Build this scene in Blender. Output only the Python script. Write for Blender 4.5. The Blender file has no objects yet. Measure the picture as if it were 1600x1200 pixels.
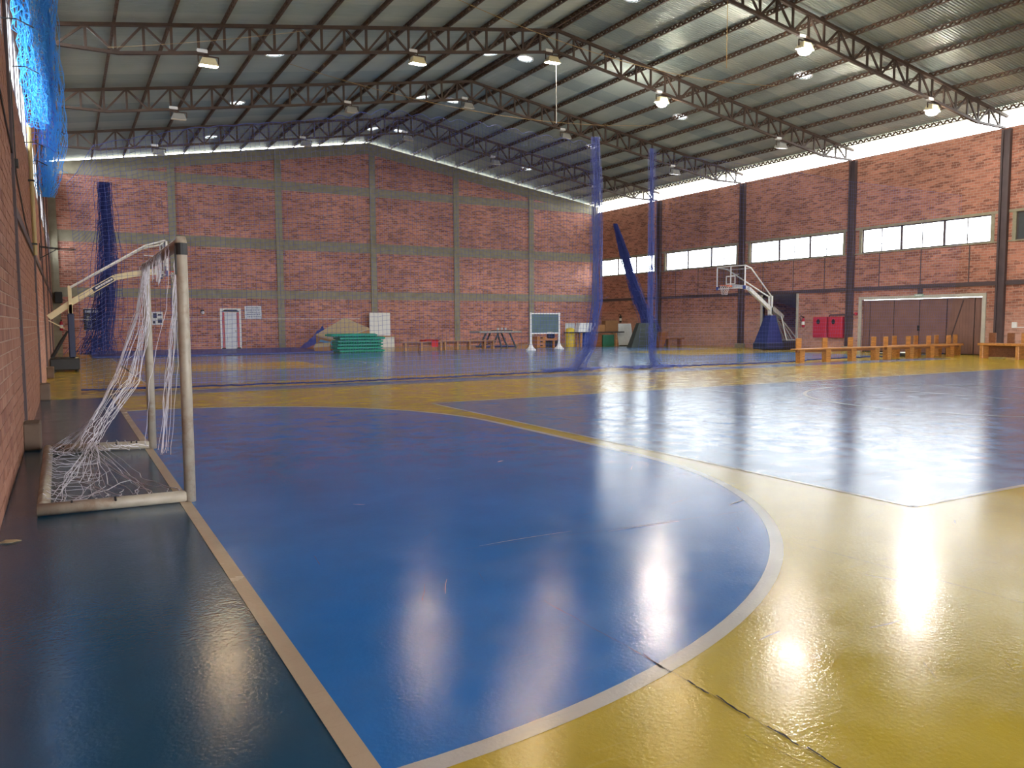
import bpy, math, random
from mathutils import Vector, Matrix
R_ = random.Random(7)
sc = bpy.context.scene
COL = sc.collection
PI = math.pi

# ------------------------------------------------------------------ camera, world, exposure
cam_d = bpy.data.cameras.new('camera'); cam = bpy.data.objects.new('camera', cam_d); COL.objects.link(cam)
cam_d.sensor_width = 36; cam_d.lens = 1235 / 1600 * 36; cam_d.clip_end = 400; cam_d.clip_start = 0.05
cF = Vector((0.49002006, 0.86822046, -0.07793312)); cR = Vector((0.87066915, -0.49184443, -0.00492789)); cU = Vector((0.04260947, 0.06543919, 0.99694641))
cam.matrix_world = Matrix(((cR.x, cU.x, -cF.x, 0), (cR.y, cU.y, -cF.y, 0), (cR.z, cU.z, -cF.z, 1.40), (0, 0, 0, 1)))
sc.camera = cam
sc.view_settings.view_transform = 'Standard'; sc.view_settings.look = 'None'
sc.view_settings.gamma = 1; sc.view_settings.use_curve_mapping = False
sc.view_settings.exposure = 0.34
SKY = 13.0
LAMP_BRIGHT, LAMP_WARM = 460.0, 240.0
w = bpy.data.worlds.new('sky'); sc.world = w; w.use_nodes = True
bg = w.node_tree.nodes['Background']; bg.inputs[0].default_value = (0.93, 0.97, 1.0, 1); bg.inputs[1].default_value = SKY
cy = sc.cycles
cy.use_denoising = True; cy.max_bounces = 8; cy.diffuse_bounces = 6; cy.glossy_bounces = 4; cy.transmission_bounces = 4; cy.transparent_max_bounces = 8
cy.caustics_reflective = False; cy.caustics_refractive = False; cy.sample_clamp_indirect = 6.0

XL, XR, YB, YF = -0.45, 31.5, 44.1, -7.0
RX, RZ, SL = 15.5, 11.80, 0.16           # ridge
BAYS = [17.4, 24.12, 30.82, 37.55]       # truss / column lines
def roof(x): return RZ - SL * abs(x - RX)

def portal(name, loc, rot, sx, sy):
    l = bpy.data.lights.new(name, 'AREA'); l.shape = 'RECTANGLE'; l.size = sx; l.size_y = sy
    l.cycles.is_portal = True
    o = bpy.data.objects.new(name, l); COL.objects.link(o); o.location = loc; o.rotation_euler = rot
portal('portal_right_windows', (XR + .14, 30.7, 4.95), (0, PI / 2, 0), 1.1, 27.2)
portal('portal_right_eave', (XR + .1, 18.5, 9.0), (0, PI / 2, 0), 0.7, 52)
portal('portal_left_windows', (XL - .14, 20, 4.95), (0, -PI / 2, 0), 1.1, 50)
portal('portal_left_eave', (XL - .1, 18.5, 9.0), (0, -PI / 2, 0), 0.7, 52)

portal('portal_added_front_opening', (15.5, YF - .1, 2.0), (-PI / 2, 0, 0), 25, 4.0)  # guides sky light through the added front opening

# ------------------------------------------------------------------ materials
def lin(c):
    return tuple(((v / 255) / 12.92 if v / 255 <= .04045 else ((v / 255 + .055) / 1.055) ** 2.4) for v in c)
MATS = {}
def nt(name):
    m = bpy.data.materials.new(name); m.use_nodes = True
    return m, m.node_tree, m.node_tree.nodes['Principled BSDF'], m.node_tree.nodes.new, m.node_tree.links.new
def mat(name, rgb, rough=.5, metal=0, var=.12, scale=6, bump=0, bscale=40, spec=.5, dirt=None, dirtamt=.5, dscale=3):
    """painted / plain surface: base colour, soft mottling, optional dirt patches and bump"""
    if name in MATS: return MATS[name]
    m, t, p, N, L = nt(name)
    tc = N('ShaderNodeTexCoord'); nz = N('ShaderNodeTexNoise'); nz.inputs['Scale'].default_value = scale; nz.inputs['Detail'].default_value = 5
    L(tc.outputs['Object'], nz.inputs['Vector'])
    mr = N('ShaderNodeMapRange'); mr.inputs[3].default_value = 1 - var * 1.6; mr.inputs[4].default_value = 1 + var * 1.6
    L(nz.outputs['Fac'], mr.inputs[0])
    mx = N('ShaderNodeMix'); mx.data_type = 'RGBA'; mx.blend_type = 'MULTIPLY'; mx.inputs[0].default_value = 1
    mx.inputs[6].default_value = (*rgb, 1)
    cb = N('ShaderNodeCombineColor'); [L(mr.outputs[0], cb.inputs[i]) for i in range(3)]
    L(cb.outputs[0], mx.inputs[7]); out = mx.outputs[2]
    if dirt:
        n2 = N('ShaderNodeTexNoise'); n2.inputs['Scale'].default_value = dscale; n2.inputs['Detail'].default_value = 8; n2.inputs['Roughness'].default_value = .7
        L(tc.outputs['Object'], n2.inputs['Vector'])
        r = N('ShaderNodeMapRange'); r.inputs[1].default_value = .5; r.inputs[2].default_value = .68; r.inputs[4].default_value = dirtamt
        L(n2.outputs['Fac'], r.inputs[0])
        m2 = N('ShaderNodeMix'); m2.data_type = 'RGBA'; L(r.outputs[0], m2.inputs[0]); L(out, m2.inputs[6]); m2.inputs[7].default_value = (*dirt, 1); out = m2.outputs[2]
    L(out, p.inputs['Base Color'])
    p.inputs['Roughness'].default_value = rough; p.inputs['Metallic'].default_value = metal; p.inputs['Specular IOR Level'].default_value = spec
    if bump:
        n3 = N('ShaderNodeTexNoise'); n3.inputs['Scale'].default_value = bscale; n3.inputs['Detail'].default_value = 4
        L(tc.outputs['Object'], n3.inputs['Vector'])
        b = N('ShaderNodeBump'); b.inputs['Strength'].default_value = bump; b.inputs['Distance'].default_value = .01
        L(n3.outputs['Fac'], b.inputs['Height']); L(b.outputs[0], p.inputs['Normal'])
    MATS[name] = m
    return m

def emit(name, rgb, s):
    if name in MATS: return MATS[name]
    m, t, p, N, L = nt(name)
    p.inputs['Base Color'].default_value = (.8, .8, .8, 1); p.inputs['Emission Color'].default_value = (*rgb, 1); p.inputs['Emission Strength'].default_value = s
    MATS[name] = m; return m

def brick_mat(name, axis, c1, c2, mortar, bw=.25, bh=.105, pale=None):
    m, t, p, N, L = nt(name)
    tc = N('ShaderNodeTexCoord'); sp = N('ShaderNodeSeparateXYZ'); L(tc.outputs['Object'], sp.inputs[0])
    cv = N('ShaderNodeCombineXYZ'); L(sp.outputs[axis], cv.inputs[0]); L(sp.outputs[2], cv.inputs[1])
    bt = N('ShaderNodeTexBrick'); bt.inputs['Scale'].default_value = 1; bt.inputs['Brick Width'].default_value = bw; bt.inputs['Row Height'].default_value = bh
    bt.inputs['Mortar Size'].default_value = .009; bt.inputs['Mortar Smooth'].default_value = .3; bt.inputs['Bias'].default_value = -.15
    bt.inputs['Color1'].default_value = (*c1, 1); bt.inputs['Color2'].default_value = (*c2, 1); bt.inputs['Mortar'].default_value = (*mortar, 1)
    L(cv.outputs[0], bt.inputs['Vector'])
    out = bt.outputs['Color']
    # burnt bricks: cell noise at brick pitch
    mp = N('ShaderNodeMapping'); mp.inputs['Scale'].default_value = (1 / bw / 1.3, 1 / bh, 1); L(cv.outputs[0], mp.inputs[0])
    wn = N('ShaderNodeTexVoronoi'); wn.voronoi_dimensions = '2D'; wn.inputs['Scale'].default_value = 1; L(mp.outputs[0], wn.inputs['Vector'])
    sc_ = N('ShaderNodeSeparateColor'); L(wn.outputs['Color'], sc_.inputs[0])
    r = N('ShaderNodeMapRange'); r.inputs[1].default_value = .55; r.inputs[2].default_value = .85; r.inputs[3].default_value = 0; r.inputs[4].default_value = .85; L(sc_.outputs[0], r.inputs[0])
    mk = N('ShaderNodeMath'); mk.operation = 'MULTIPLY'; L(r.outputs[0], mk.inputs[0])
    inv = N('ShaderNodeMath'); inv.operation = 'SUBTRACT'; inv.inputs[0].default_value = 1; L(bt.outputs['Fac'], inv.inputs[1]); L(inv.outputs[0], mk.inputs[1])
    m2 = N('ShaderNodeMix'); m2.data_type = 'RGBA'; L(mk.outputs[0], m2.inputs[0]); L(out, m2.inputs[6]); m2.inputs[7].default_value = (c1[0] * .42, c1[1] * .40, c1[2] * .42, 1); out = m2.outputs[2]
    # large soft staining
    nz = N('ShaderNodeTexNoise'); nz.inputs['Scale'].default_value = .55; nz.inputs['Detail'].default_value = 6; L(tc.outputs['Object'], nz.inputs['Vector'])
    mr = N('ShaderNodeMapRange'); mr.inputs[1].default_value = .3; mr.inputs[2].default_value = .7; mr.inputs[3].default_value = .78; mr.inputs[4].default_value = 1.18; L(nz.outputs['Fac'], mr.inputs[0])
    cb = N('ShaderNodeCombineColor'); [L(mr.outputs[0], cb.inputs[i]) for i in range(3)]
    m3 = N('ShaderNodeMix'); m3.data_type = 'RGBA'; m3.blend_type = 'MULTIPLY'; m3.inputs[0].default_value = 1; L(out, m3.inputs[6]); L(cb.outputs[0], m3.inputs[7]); out = m3.outputs[2]
    if pale:   # lime bloom on the lowest courses
        n5 = N('ShaderNodeTexNoise'); n5.inputs['Scale'].default_value = 9; n5.inputs['Detail'].default_value = 6; L(tc.outputs['Object'], n5.inputs['Vector'])
        z = N('ShaderNodeMapRange'); z.inputs[1].default_value = 2.1; z.inputs[2].default_value = .9; z.inputs[3].default_value = 0; z.inputs[4].default_value = 1; L(sp.outputs[2], z.inputs[0])
        zz = N('ShaderNodeMath'); zz.operation = 'MULTIPLY'; L(z.outputs[0], zz.inputs[0]); L(n5.outputs['Fac'], zz.inputs[1])
        m4 = N('ShaderNodeMix'); m4.data_type = 'RGBA'; L(zz.outputs[0], m4.inputs[0]); L(out, m4.inputs[6]); m4.inputs[7].default_value = (*pale, 1); out = m4.outputs[2]
    L(out, p.inputs['Base Color']); p.inputs['Roughness'].default_value = .85; p.inputs['Specular IOR Level'].default_value = .25
    b = N('ShaderNodeBump'); b.invert = True; b.inputs['Strength'].default_value = .5; b.inputs['Distance'].default_value = .01
    L(bt.outputs['Fac'], b.inputs['Height']); L(b.outputs[0], p.inputs['Normal'])
    return m

def floor_mat(name, rgb, rough=.17, wear=None, wearamt=.35):
    m, t, p, N, L = nt(name)
    g = N('ShaderNodeNewGeometry'); P = g.outputs['Position']
    n1 = N('ShaderNodeTexNoise'); n1.inputs['Scale'].default_value = .9; n1.inputs['Detail'].default_value = 8; n1.inputs['Roughness'].default_value = .62; L(P, n1.inputs['Vector'])
    mr = N('ShaderNodeMapRange'); mr.inputs[1].default_value = .3; mr.inputs[2].default_value = .7; mr.inputs[3].default_value = .86; mr.inputs[4].default_value = 1.12; L(n1.outputs['Fac'], mr.inputs[0])
    cb = N('ShaderNodeCombineColor'); [L(mr.outputs[0], cb.inputs[i]) for i in range(3)]
    mx = N('ShaderNodeMix'); mx.data_type = 'RGBA'; mx.blend_type = 'MULTIPLY'; mx.inputs[0].default_value = 1; mx.inputs[6].default_value = (*rgb, 1); L(cb.outputs[0], mx.inputs[7]); out = mx.outputs[2]
    # scuffs: stretched thin noise streaks in two directions
    fac = None
    for ang, sx in ((.5, 1.0), (-.9, 1.3), (1.5, .8)):
        mp = N('ShaderNodeMapping'); mp.inputs['Rotation'].default_value = (0, 0, ang); mp.inputs['Scale'].default_value = (sx * 1.0, sx * 30, 1); L(P, mp.inputs[0])
        n2 = N('ShaderNodeTexNoise'); n2.inputs['Scale'].default_value = 1.6; n2.inputs['Detail'].default_value = 3; n2.inputs['Distortion'].default_value = .35; L(mp.outputs[0], n2.inputs['Vector'])
        r = N('ShaderNodeMapRange'); r.inputs[1].default_value = .66; r.inputs[2].default_value = .78; L(n2.outputs['Fac'], r.inputs[0])
        if fac is None: fac = r.outputs[0]
        else:
            a = N('ShaderNodeMath'); a.operation = 'MAXIMUM'; L(fac, a.inputs[0]); L(r.outputs[0], a.inputs[1]); fac = a.outputs[0]
    wc = wear or tuple(min(1, c * .6 + .12) for c in rgb)
    k = N('ShaderNodeMath'); k.operation = 'MULTIPLY'; k.inputs[1].default_value = wearamt; L(fac, k.inputs[0])
    m2 = N('ShaderNodeMix'); m2.data_type = 'RGBA'; L(k.outputs[0], m2.inputs[0]); L(out, m2.inputs[6]); m2.inputs[7].default_value = (*wc, 1)
    L(m2.outputs[2], p.inputs['Base Color'])
    n4 = N('ShaderNodeTexNoise'); n4.inputs['Scale'].default_value = 3.2; n4.inputs['Detail'].default_value = 7; L(P, n4.inputs['Vector'])
    rr = N('ShaderNodeMapRange'); rr.inputs[1].default_value = .3; rr.inputs[2].default_value = .7; rr.inputs[3].default_value = rough * .7; rr.inputs[4].default_value = rough * 1.4; L(n4.outputs['Fac'], rr.inputs[0])
    ra = N('ShaderNodeMath'); ra.operation = 'MULTIPLY_ADD'; ra.inputs[1].default_value = .07; L(fac, ra.inputs[0]); L(rr.outputs[0], ra.inputs[2])
    L(ra.outputs[0], p.inputs['Roughness']); p.inputs['Specular IOR Level'].default_value = .5
    # trowelled waviness + grain
    n3 = N('ShaderNodeTexNoise'); n3.inputs['Scale'].default_value = 2.2; n3.inputs['Detail'].default_value = 3; L(P, n3.inputs['Vector'])
    n5 = N('ShaderNodeTexNoise'); n5.inputs['Scale'].default_value = 48; n5.inputs['Detail'].default_value = 4; L(P, n5.inputs['Vector'])
    b1 = N('ShaderNodeBump'); b1.inputs['Strength'].default_value = .17; b1.inputs['Distance'].default_value = .008; L(n3.outputs['Fac'], b1.inputs['Height'])
    b2 = N('ShaderNodeBump'); b2.inputs['Strength'].default_value = .5; b2.inputs['Distance'].default_value = .0023; L(n5.outputs['Fac'], b2.inputs['Height']); L(b1.outputs[0], b2.inputs['Normal'])
    L(b2.outputs[0], p.inputs['Normal'])
    return m

def wood(name, rgb, rough=.35):
    if name in MATS: return MATS[name]
    m, t, p, N, L = nt(name)
    tc = N('ShaderNodeTexCoord'); mp = N('ShaderNodeMapping'); mp.inputs['Scale'].default_value = (3, 26, 26); L(tc.outputs['Object'], mp.inputs[0])
    nz = N('ShaderNodeTexNoise'); nz.inputs['Scale'].default_value = 1; nz.inputs['Detail'].default_value = 5; nz.inputs['Distortion'].default_value = .8; L(mp.outputs[0], nz.inputs['Vector'])
    cr = N('ShaderNodeValToRGB'); cr.color_ramp.elements[0].position = .3; cr.color_ramp.elements[0].color = (*[c * .6 for c in rgb], 1); cr.color_ramp.elements[1].position = .7; cr.color_ramp.elements[1].color = (*[min(1, c * 1.2) for c in rgb], 1)
    L(nz.outputs['Fac'], cr.inputs[0]); L(cr.outputs[0], p.inputs['Base Color']); p.inputs['Roughness'].default_value = rough
    MATS[name] = m; return m

def roof_mat(name):
    m, t, p, N, L = nt(name)
    oi = N('ShaderNodeObjectInfo'); g = N('ShaderNodeNewGeometry')
    nz = N('ShaderNodeTexNoise'); nz.inputs['Scale'].default_value = .8; nz.inputs['Detail'].default_value = 6; L(g.outputs['Position'], nz.inputs['Vector'])
    a = N('ShaderNodeMath'); a.operation = 'ADD'; L(oi.outputs['Random'], a.inputs[0]); L(nz.outputs['Fac'], a.inputs[1])
    cr = N('ShaderNodeValToRGB'); cr.color_ramp.elements[0].position = .3; cr.color_ramp.elements[0].color = (.26, .32, .325, 1); cr.color_ramp.elements[1].position = 1.0; cr.color_ramp.elements[1].color = (.45, .49, .45, 1)
    h = N('ShaderNodeMath'); h.operation = 'MULTIPLY'; h.inputs[1].default_value = .6; L(a.outputs[0], h.inputs[0]); L(h.outputs[0], cr.inputs[0])
    L(cr.outputs[0], p.inputs['Base Color']); p.inputs['Metallic'].default_value = .45; p.inputs['Roughness'].default_value = .45
    return m

def translucent(name, rgb, tr=.6):
    m, t, p, N, L = nt(name)
    o = t.nodes['Material Output']; d = N('ShaderNodeBsdfDiffuse'); tl = N('ShaderNodeBsdfTranslucent'); mx = N('ShaderNodeMixShader')
    d.inputs[0].default_value = (*rgb, 1); tl.inputs[0].default_value = (*rgb, 1); mx.inputs[0].default_value = tr
    L(d.outputs[0], mx.inputs[1]); L(tl.outputs[0], mx.inputs[2]); L(mx.outputs[0], o.inputs[0]); t.nodes.remove(p)
    return m
def glass(name, tint=(.9, .95, .95), op=.08):
    m, t, p, N, L = nt(name)
    o = t.nodes['Material Output']; tr = N('ShaderNodeBsdfTransparent'); tr.inputs[0].default_value = (*tint, 1)
    gl = N('ShaderNodeBsdfGlossy'); gl.inputs['Roughness'].default_value = .08; mx = N('ShaderNodeMixShader'); mx.inputs[0].default_value = op
    L(tr.outputs[0], mx.inputs[1]); L(gl.outputs[0], mx.inputs[2]); L(mx.outputs[0], o.inputs[0]); t.nodes.remove(p)
    return m

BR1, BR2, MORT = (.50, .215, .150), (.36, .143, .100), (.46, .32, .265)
M_brick_side = brick_mat('red brick side', 1, BR1, BR2, MORT, pale=(.62, .40, .34))
M_brick_back = brick_mat('red brick back', 0, (.62, .265, .19), (.42, .165, .118), (.56, .42, .36))  # brick raised paler than the side walls in place of missing gable light
M_mortar = mat('mortar', (.40, .27, .20), .9, var=.2, scale=12)
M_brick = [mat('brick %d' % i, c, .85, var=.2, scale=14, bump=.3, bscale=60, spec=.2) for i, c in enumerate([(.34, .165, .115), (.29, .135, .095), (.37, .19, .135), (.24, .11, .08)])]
M_conc = mat('grey concrete', (.30, .275, .20), .85, var=.2, scale=4, dirt=(.2, .17, .1), dirtamt=.5, dscale=1.4)
M_steel = mat('rusty dark steel', (.062, .038, .028), .6, var=.3, scale=5, dirt=(.095, .047, .027), dirtamt=.6)
M_purlin = mat('rusty brown purlin steel', (.075, .043, .027), .6, var=.3, scale=5, dirt=(.15, .068, .032), dirtamt=.6)
M_pillar = mat('dark purple-brown steel', (.075, .05, .055), .55, var=.2, scale=3)
M_roof = roof_mat('galvanised sheet')
M_fibre = translucent('fibreglass sheet', (.55, .54, .42), .30)
M_white = mat('white paint', (.78, .79, .80), .4, var=.05)
M_offw = mat('worn cream paint', (.37, .315, .245), .45, var=.22, scale=7, dirt=(.22, .13, .08), dirtamt=.85, dscale=5)
M_cream = mat('cream metal', (.75, .66, .42), .4, var=.1)
M_black = mat('black plastic', (.012, .012, .014), .5, var=.2)
M_navy = mat('navy padding', (.012, .02, .075), .45, var=.15)
M_blue = mat('blue vinyl', (.03, .055, .27), .4, var=.12)
M_bright = mat('bright blue plastic', (.02, .07, .42), .35, var=.1)
M_yel = mat('yellow plastic', (.80, .62, .05), .35, var=.08)
M_red = mat('red metal', (.50, .02, .045), .4, var=.08)
M_redc = mat('red cloth', (.55, .03, .03), .8, var=.12)
M_orange = mat('orange rim', (.75, .16, .05), .4)
M_grey = mat('grey metal', (.42, .42, .40), .4, metal=.3)
M_board = mat('dark green chalkboard', (.085, .14, .15), .55, var=.25, scale=2)
M_green = mat('green plastic', (.0, .38, .26), .4, var=.12)
M_foam = mat('beige foam', (.52, .41, .25), .8, var=.1)
M_foamd = mat('brown foam side', (.36, .20, .09), .8, var=.1)
M_wood = wood('varnished wood', (.50, .22, .06))
M_woodd = wood('dark wood', (.22, .085, .035))
M_woodl = wood('light brown wood', (.46, .24, .11))
M_door = mat('brown door paint', (.20, .105, .085), .4, var=.15, scale=2)
M_dark = mat('dark gap backing', (.015, .016, .02), .8)
M_dmat = mat('dark green-grey vinyl', (.04, .055, .055), .5, var=.12)
M_glassb = glass('clear backboard', (.72, .75, .78), .12)
M_pane = glass('window pane', (.95, .97, .97))
M_net = mat('blue net cord', (.095, .135, .46), .6, var=.1)
M_netb = translucent('bright blue net cord', (.14, .55, 1.0), .55)  # cord colour raised to carry window light that the bunched net lacks
M_netd = mat('dark blue net cord', (.02, .035, .20), .7, var=.1)
M_netw = mat('white net cord', (.62, .58, .62), .7, var=.1)
M_leaf = mat('dry leaf', (.55, .42, .25), .8)
M_rope = mat('ochre cable', (.36, .24, .10), .7)
M_ground = mat('pale ground', (.22, .22, .19), .9, scale=.2)
M_text = mat('printed ink', (.05, .05, .10), .6)

# ------------------------------------------------------------------ mesh helpers
class MB:
    def __init__(s): s.v = []; s.f = []
    def add(s, vs, fs):
        b = len(s.v); s.v += [tuple(q) for q in vs]; s.f += [tuple(i + b for i in f) for f in fs]; return s
    def box(s, x0, y0, z0, x1, y1, z1):
        return s.add([(x0, y0, z0), (x1, y0, z0), (x1, y1, z0), (x0, y1, z0), (x0, y0, z1), (x1, y0, z1), (x1, y1, z1), (x0, y1, z1)],
                     [(0, 3, 2, 1), (4, 5, 6, 7), (0, 1, 5, 4), (1, 2, 6, 5), (2, 3, 7, 6), (3, 0, 4, 7)])
    def bbox(s, x0, y0, z0, x1, y1, z1, b=.01):
        """box with chamfered edges (vertical + top)"""
        pts = [(x0 + b, y0), (x1 - b, y0), (x1, y0 + b), (x1, y1 - b), (x1 - b, y1), (x0 + b, y1), (x0, y1 - b), (x0, y0 + b)]
        cx, cy_ = (x0 + x1) / 2, (y0 + y1) / 2
        kx, ky = 1 - 2 * b / max(x1 - x0, 1e-6), 1 - 2 * b / max(y1 - y0, 1e-6)
        rings = [[(cx + (x - cx) * kx, cy_ + (y - cy_) * ky, z0) for x, y in pts], [(x, y, z0 + b) for x, y in pts], [(x, y, z1 - b) for x, y in pts], [(cx + (x - cx) * kx, cy_ + (y - cy_) * ky, z1) for x, y in pts]]
        vs = sum(rings, []); fs = [tuple(reversed(range(8))), tuple(range(24, 32))]
        for k in range(3):
            for i in range(8): j = (i + 1) % 8; fs.append((8 * k + i, 8 * k + j, 8 * k + 8 + j, 8 * k + 8 + i))
        return s.add(vs, fs)
    def hexa(s, a, b):
        """8 corner solid: bottom quad a, top quad b"""
        return s.add(list(a) + list(b), [(3, 2, 1, 0), (4, 5, 6, 7), (0, 1, 5, 4), (1, 2, 6, 5), (2, 3, 7, 6), (3, 0, 4, 7)])
    def bar(s, a, b, w=.05, h=None, up=(0, 0, 1)):
        a, b = Vector(a), Vector(b); h = h or w; d = (b - a).normalized(); u = Vector(up)
        if abs(d.dot(u)) > .98: u = Vector((0, 1, 0))
        x = d.cross(u).normalized(); y = x.cross(d).normalized()
        q = lambda p: [p + x * sx * w / 2 + y * sy * h / 2 for sx, sy in ((-1, -1), (1, -1), (1, 1), (-1, 1))]
        return s.hexa(q(a), q(b))
    def tube(s, pts, r, n=8, cap=True):
        pts = [Vector(p) for p in pts]; rs = r if isinstance(r, (list, tuple)) else [r] * len(pts)
        up = Vector((0, 0, 1)); base = len(s.v); vs = []; fs = []; px = None
        for i, p in enumerate(pts):
            d = (pts[min(i + 1, len(pts) - 1)] - pts[max(i - 1, 0)]).normalized()
            if px is None:
                u = up if abs(d.z) < .95 else Vector((0, 1, 0)); px = d.cross(u).normalized()
            px = (px - d * px.dot(d)).normalized(); py = d.cross(px)
            for k in range(n):
                a = 2 * PI * k / n; vs.append(p + (px * math.cos(a) + py * math.sin(a)) * rs[i])
        for i in range(len(pts) - 1):
            for k in range(n): j = (k + 1) % n; fs.append((i * n + k, i * n + j, (i + 1) * n + j, (i + 1) * n + k))
        if cap: fs += [tuple(reversed(range(n))), tuple(range((len(pts) - 1) * n, len(pts) * n))]
        return s.add(vs, fs)
    def lathe(s, prof, cx, cy_, n=24, cap=True):
        vs = []; fs = []
        for r, z in prof:
            for k in range(n): a = 2 * PI * k / n; vs.append((cx + r * math.cos(a), cy_ + r * math.sin(a), z))
        for i in range(len(prof) - 1):
            for k in range(n): j = (k + 1) % n; fs.append((i * n + k, i * n + j, (i + 1) * n + j, (i + 1) * n + k))
        if cap: fs += [tuple(reversed(range(n))), tuple(range((len(prof) - 1) * n, len(prof) * n))]
        return s.add(vs, fs)
    def prism(s, poly, d):
        """polygon (list of 3D pts) extruded by vector d"""
        n = len(poly); d = Vector(d); a = [Vector(p) for p in poly]
        return s.add(a + [p + d for p in a], [tuple(reversed(range(n))), tuple(range(n, 2 * n))] + [(i, (i + 1) % n, n + (i + 1) % n, n + i) for i in range(n)])
    def poly(s, pts, z): return s.add([(x, y, z) for x, y in pts], [tuple(range(len(pts)))])
    def strand(s, pts, r):
        """thin three-sided cord"""
        return s.tube(pts, r, 3, False)
    def build(s, name, m, parent=None, smooth=False, loc=None):
        me = bpy.data.meshes.new(name)
        o = bpy.data.objects.new(name, me); COL.objects.link(o)
        org = Vector((0, 0, 0))
        if loc is not None: o.location = loc; org = Vector(loc)
        if parent is not None: o.parent = parent; org = WORLD.get(parent.name, Vector((0, 0, 0)))
        if org.length: s.v = [(a - org.x, b - org.y, c - org.z) for a, b, c in s.v]
        me.from_pydata(s.v, [], s.f); me.update()
        if m: me.materials.append(m)
        if smooth: me.polygons.foreach_set('use_smooth', [True] * len(me.polygons))
        WORLD[o.name] = org
        return o
WORLD = {}
def thing(name, label, cat, loc, group=None):
    o = bpy.data.objects.new(name, None); COL.objects.link(o); o.location = loc; o.empty_display_size = .1
    o['label'] = label; o['category'] = cat
    if group: o['group'] = group
    WORLD[o.name] = Vector(loc); return o
def tag(o, label, cat, group=None):
    o['label'] = label; o['category'] = cat
    if group: o['group'] = group
    return o
def struct(o, label=None):
    o['kind'] = 'structure'
    if label: o['label'] = label
    return o

# ------------------------------------------------------------------ floor and paint
F_dark = floor_mat('dark blue floor paint', (.010, .070, .150), .15, wear=(.05, .08, .13), wearamt=.08)
F_blue = floor_mat('blue floor paint', (.013, .17, .56), .155, wear=(.10, .19, .38), wearamt=.16)
F_blue2 = floor_mat('worn blue floor paint', (.085, .205, .45), .16, wear=(.20, .26, .38), wearamt=.35)
F_yel = floor_mat('yellow floor paint', (.52, .385, .036), .16, wear=(.62, .54, .28), wearamt=.12)
F_white = floor_mat('white line paint', (.55, .53, .50), .18, wear=(.38, .36, .34), wearamt=.4)
F_tan = floor_mat('tan line paint', (.52, .41, .29), .2, wear=(.38, .29, .20), wearamt=.4)
M_crack = mat('dirty floor joint', (.02, .017, .012), .8)

fl = MB().box(XL - .15, YF, -.15, XR + .15, YB, 0).build('floor', F_dark); struct(fl, 'glossy painted concrete sports hall floor')
def paint(name, pts, m, lvl): return MB().poly(pts, .0008 * lvl).build(name, m, fl)
def rect(x0, y0, x1, y1): return [(x0, y0), (x1, y0), (x1, y1), (x0, y1)]
GX, GY0, GY1 = .81, 6.62, 9.69
paint('yellow_paint', rect(.77, YF, XR, 16.95), F_yel, 1)
paint('yellow_paint', rect(XL, 16.95, XR, YB), F_yel, 1)
def arcpts(r, n=40):
    a = [(GX + r * math.sin(t * PI / 2 / n), GY0 - r * math.cos(t * PI / 2 / n)) for t in range(n + 1)]
    b = [(GX + r * math.cos(t * PI / 2 / n), GY1 + .02 + r * math.sin(t * PI / 2 / n)) for t in range(n + 1)]
    return a + b
ao, ai = arcpts(4.44), arcpts(4.36)
paint('blue_paint', ai, F_blue, 2)
m = MB(); n = len(ao); m.add([(x, y, .0024) for x, y in ao + ai], [(i, i + 1, n + i + 1, n + i) for i in range(n - 1)]); m.build('court_line', F_white, fl)
paint('blue_paint', rect(5.5, 3.62, 23.65, 12.6), F_blue2, 2)
paint('blue_paint', rect(.81, 16.95, 28.0, 17.88), F_blue2, 2)
paint('blue_paint', rect(1.62, 19.4, 28.2, 35.9), F_blue2, 2)
paint('yellow_paint', rect(1.62, 24.85, 7.45, 29.55), F_yel, 3)
paint('yellow_paint', rect(22.4, 24.85, 28.2, 29.55), F_yel, 3)
def line(a, b, wd=.05, m=F_white, lvl=4, name='court_line'):
    d = Vector((b[0] - a[0], b[1] - a[1], 0)).normalized(); nn = Vector((-d.y, d.x, 0)) * wd / 2
    paint(name, [(a[0] - nn.x, a[1] - nn.y), (b[0] - nn.x, b[1] - nn.y), (b[0] + nn.x, b[1] + nn.y), (a[0] + nn.x, a[1] + nn.y)], m, lvl)
def loop(pts, lv=4):
    for a, b in zip(pts, pts[1:] + pts[:1]): line(a, b, .05, F_white, lv)
line((.77, YF), (.77, 16.95), .08, F_tan, 5)
loop(rect(5.5, 3.62, 23.65, 12.6)); loop(rect(1.62, 19.4, 28.2, 35.9)); loop(rect(1.62, 24.85, 7.45, 29.55)); loop(rect(22.4, 24.85, 28.2, 29.55))
line((.81, 16.95), (28, 16.95), .05)
line((14.5, 3.62), (14.5, 12.6), .05); line((14.2, 19.4), (14.2, 35.9), .05)
line((11.36, 12.55), (11.5, 9.0), .05)
line((.81, 17.88), (28.0, 17.88), .04)
def ring(cx, cy_, r, a0=0, a1=2 * PI, wd=.05, n=64):
    vs = []; 
    for i in range(n + 1):
        a = a0 + (a1 - a0) * i / n
        for rr in (r - wd / 2, r + wd / 2): vs.append((cx + rr * math.cos(a), cy_ + rr * math.sin(a), .0036))
    MB().add(vs, [(2 * i, 2 * i + 1, 2 * i + 3, 2 * i + 2) for i in range(n)]).build('court_line', F_white, fl)
ring(14.3, 8.15, 3.0, wd=.07); ring(14.2, 27.2, 1.8)
ring(7.45, 27.2, 1.8, -PI / 2, PI / 2); ring(22.4, 27.2, 1.8, PI / 2, 1.5 * PI)
ring(3.17, 27.2, 6.25, -PI / 2, PI / 2); ring(26.65, 27.2, 6.25, PI / 2, 1.5 * PI)
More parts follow.
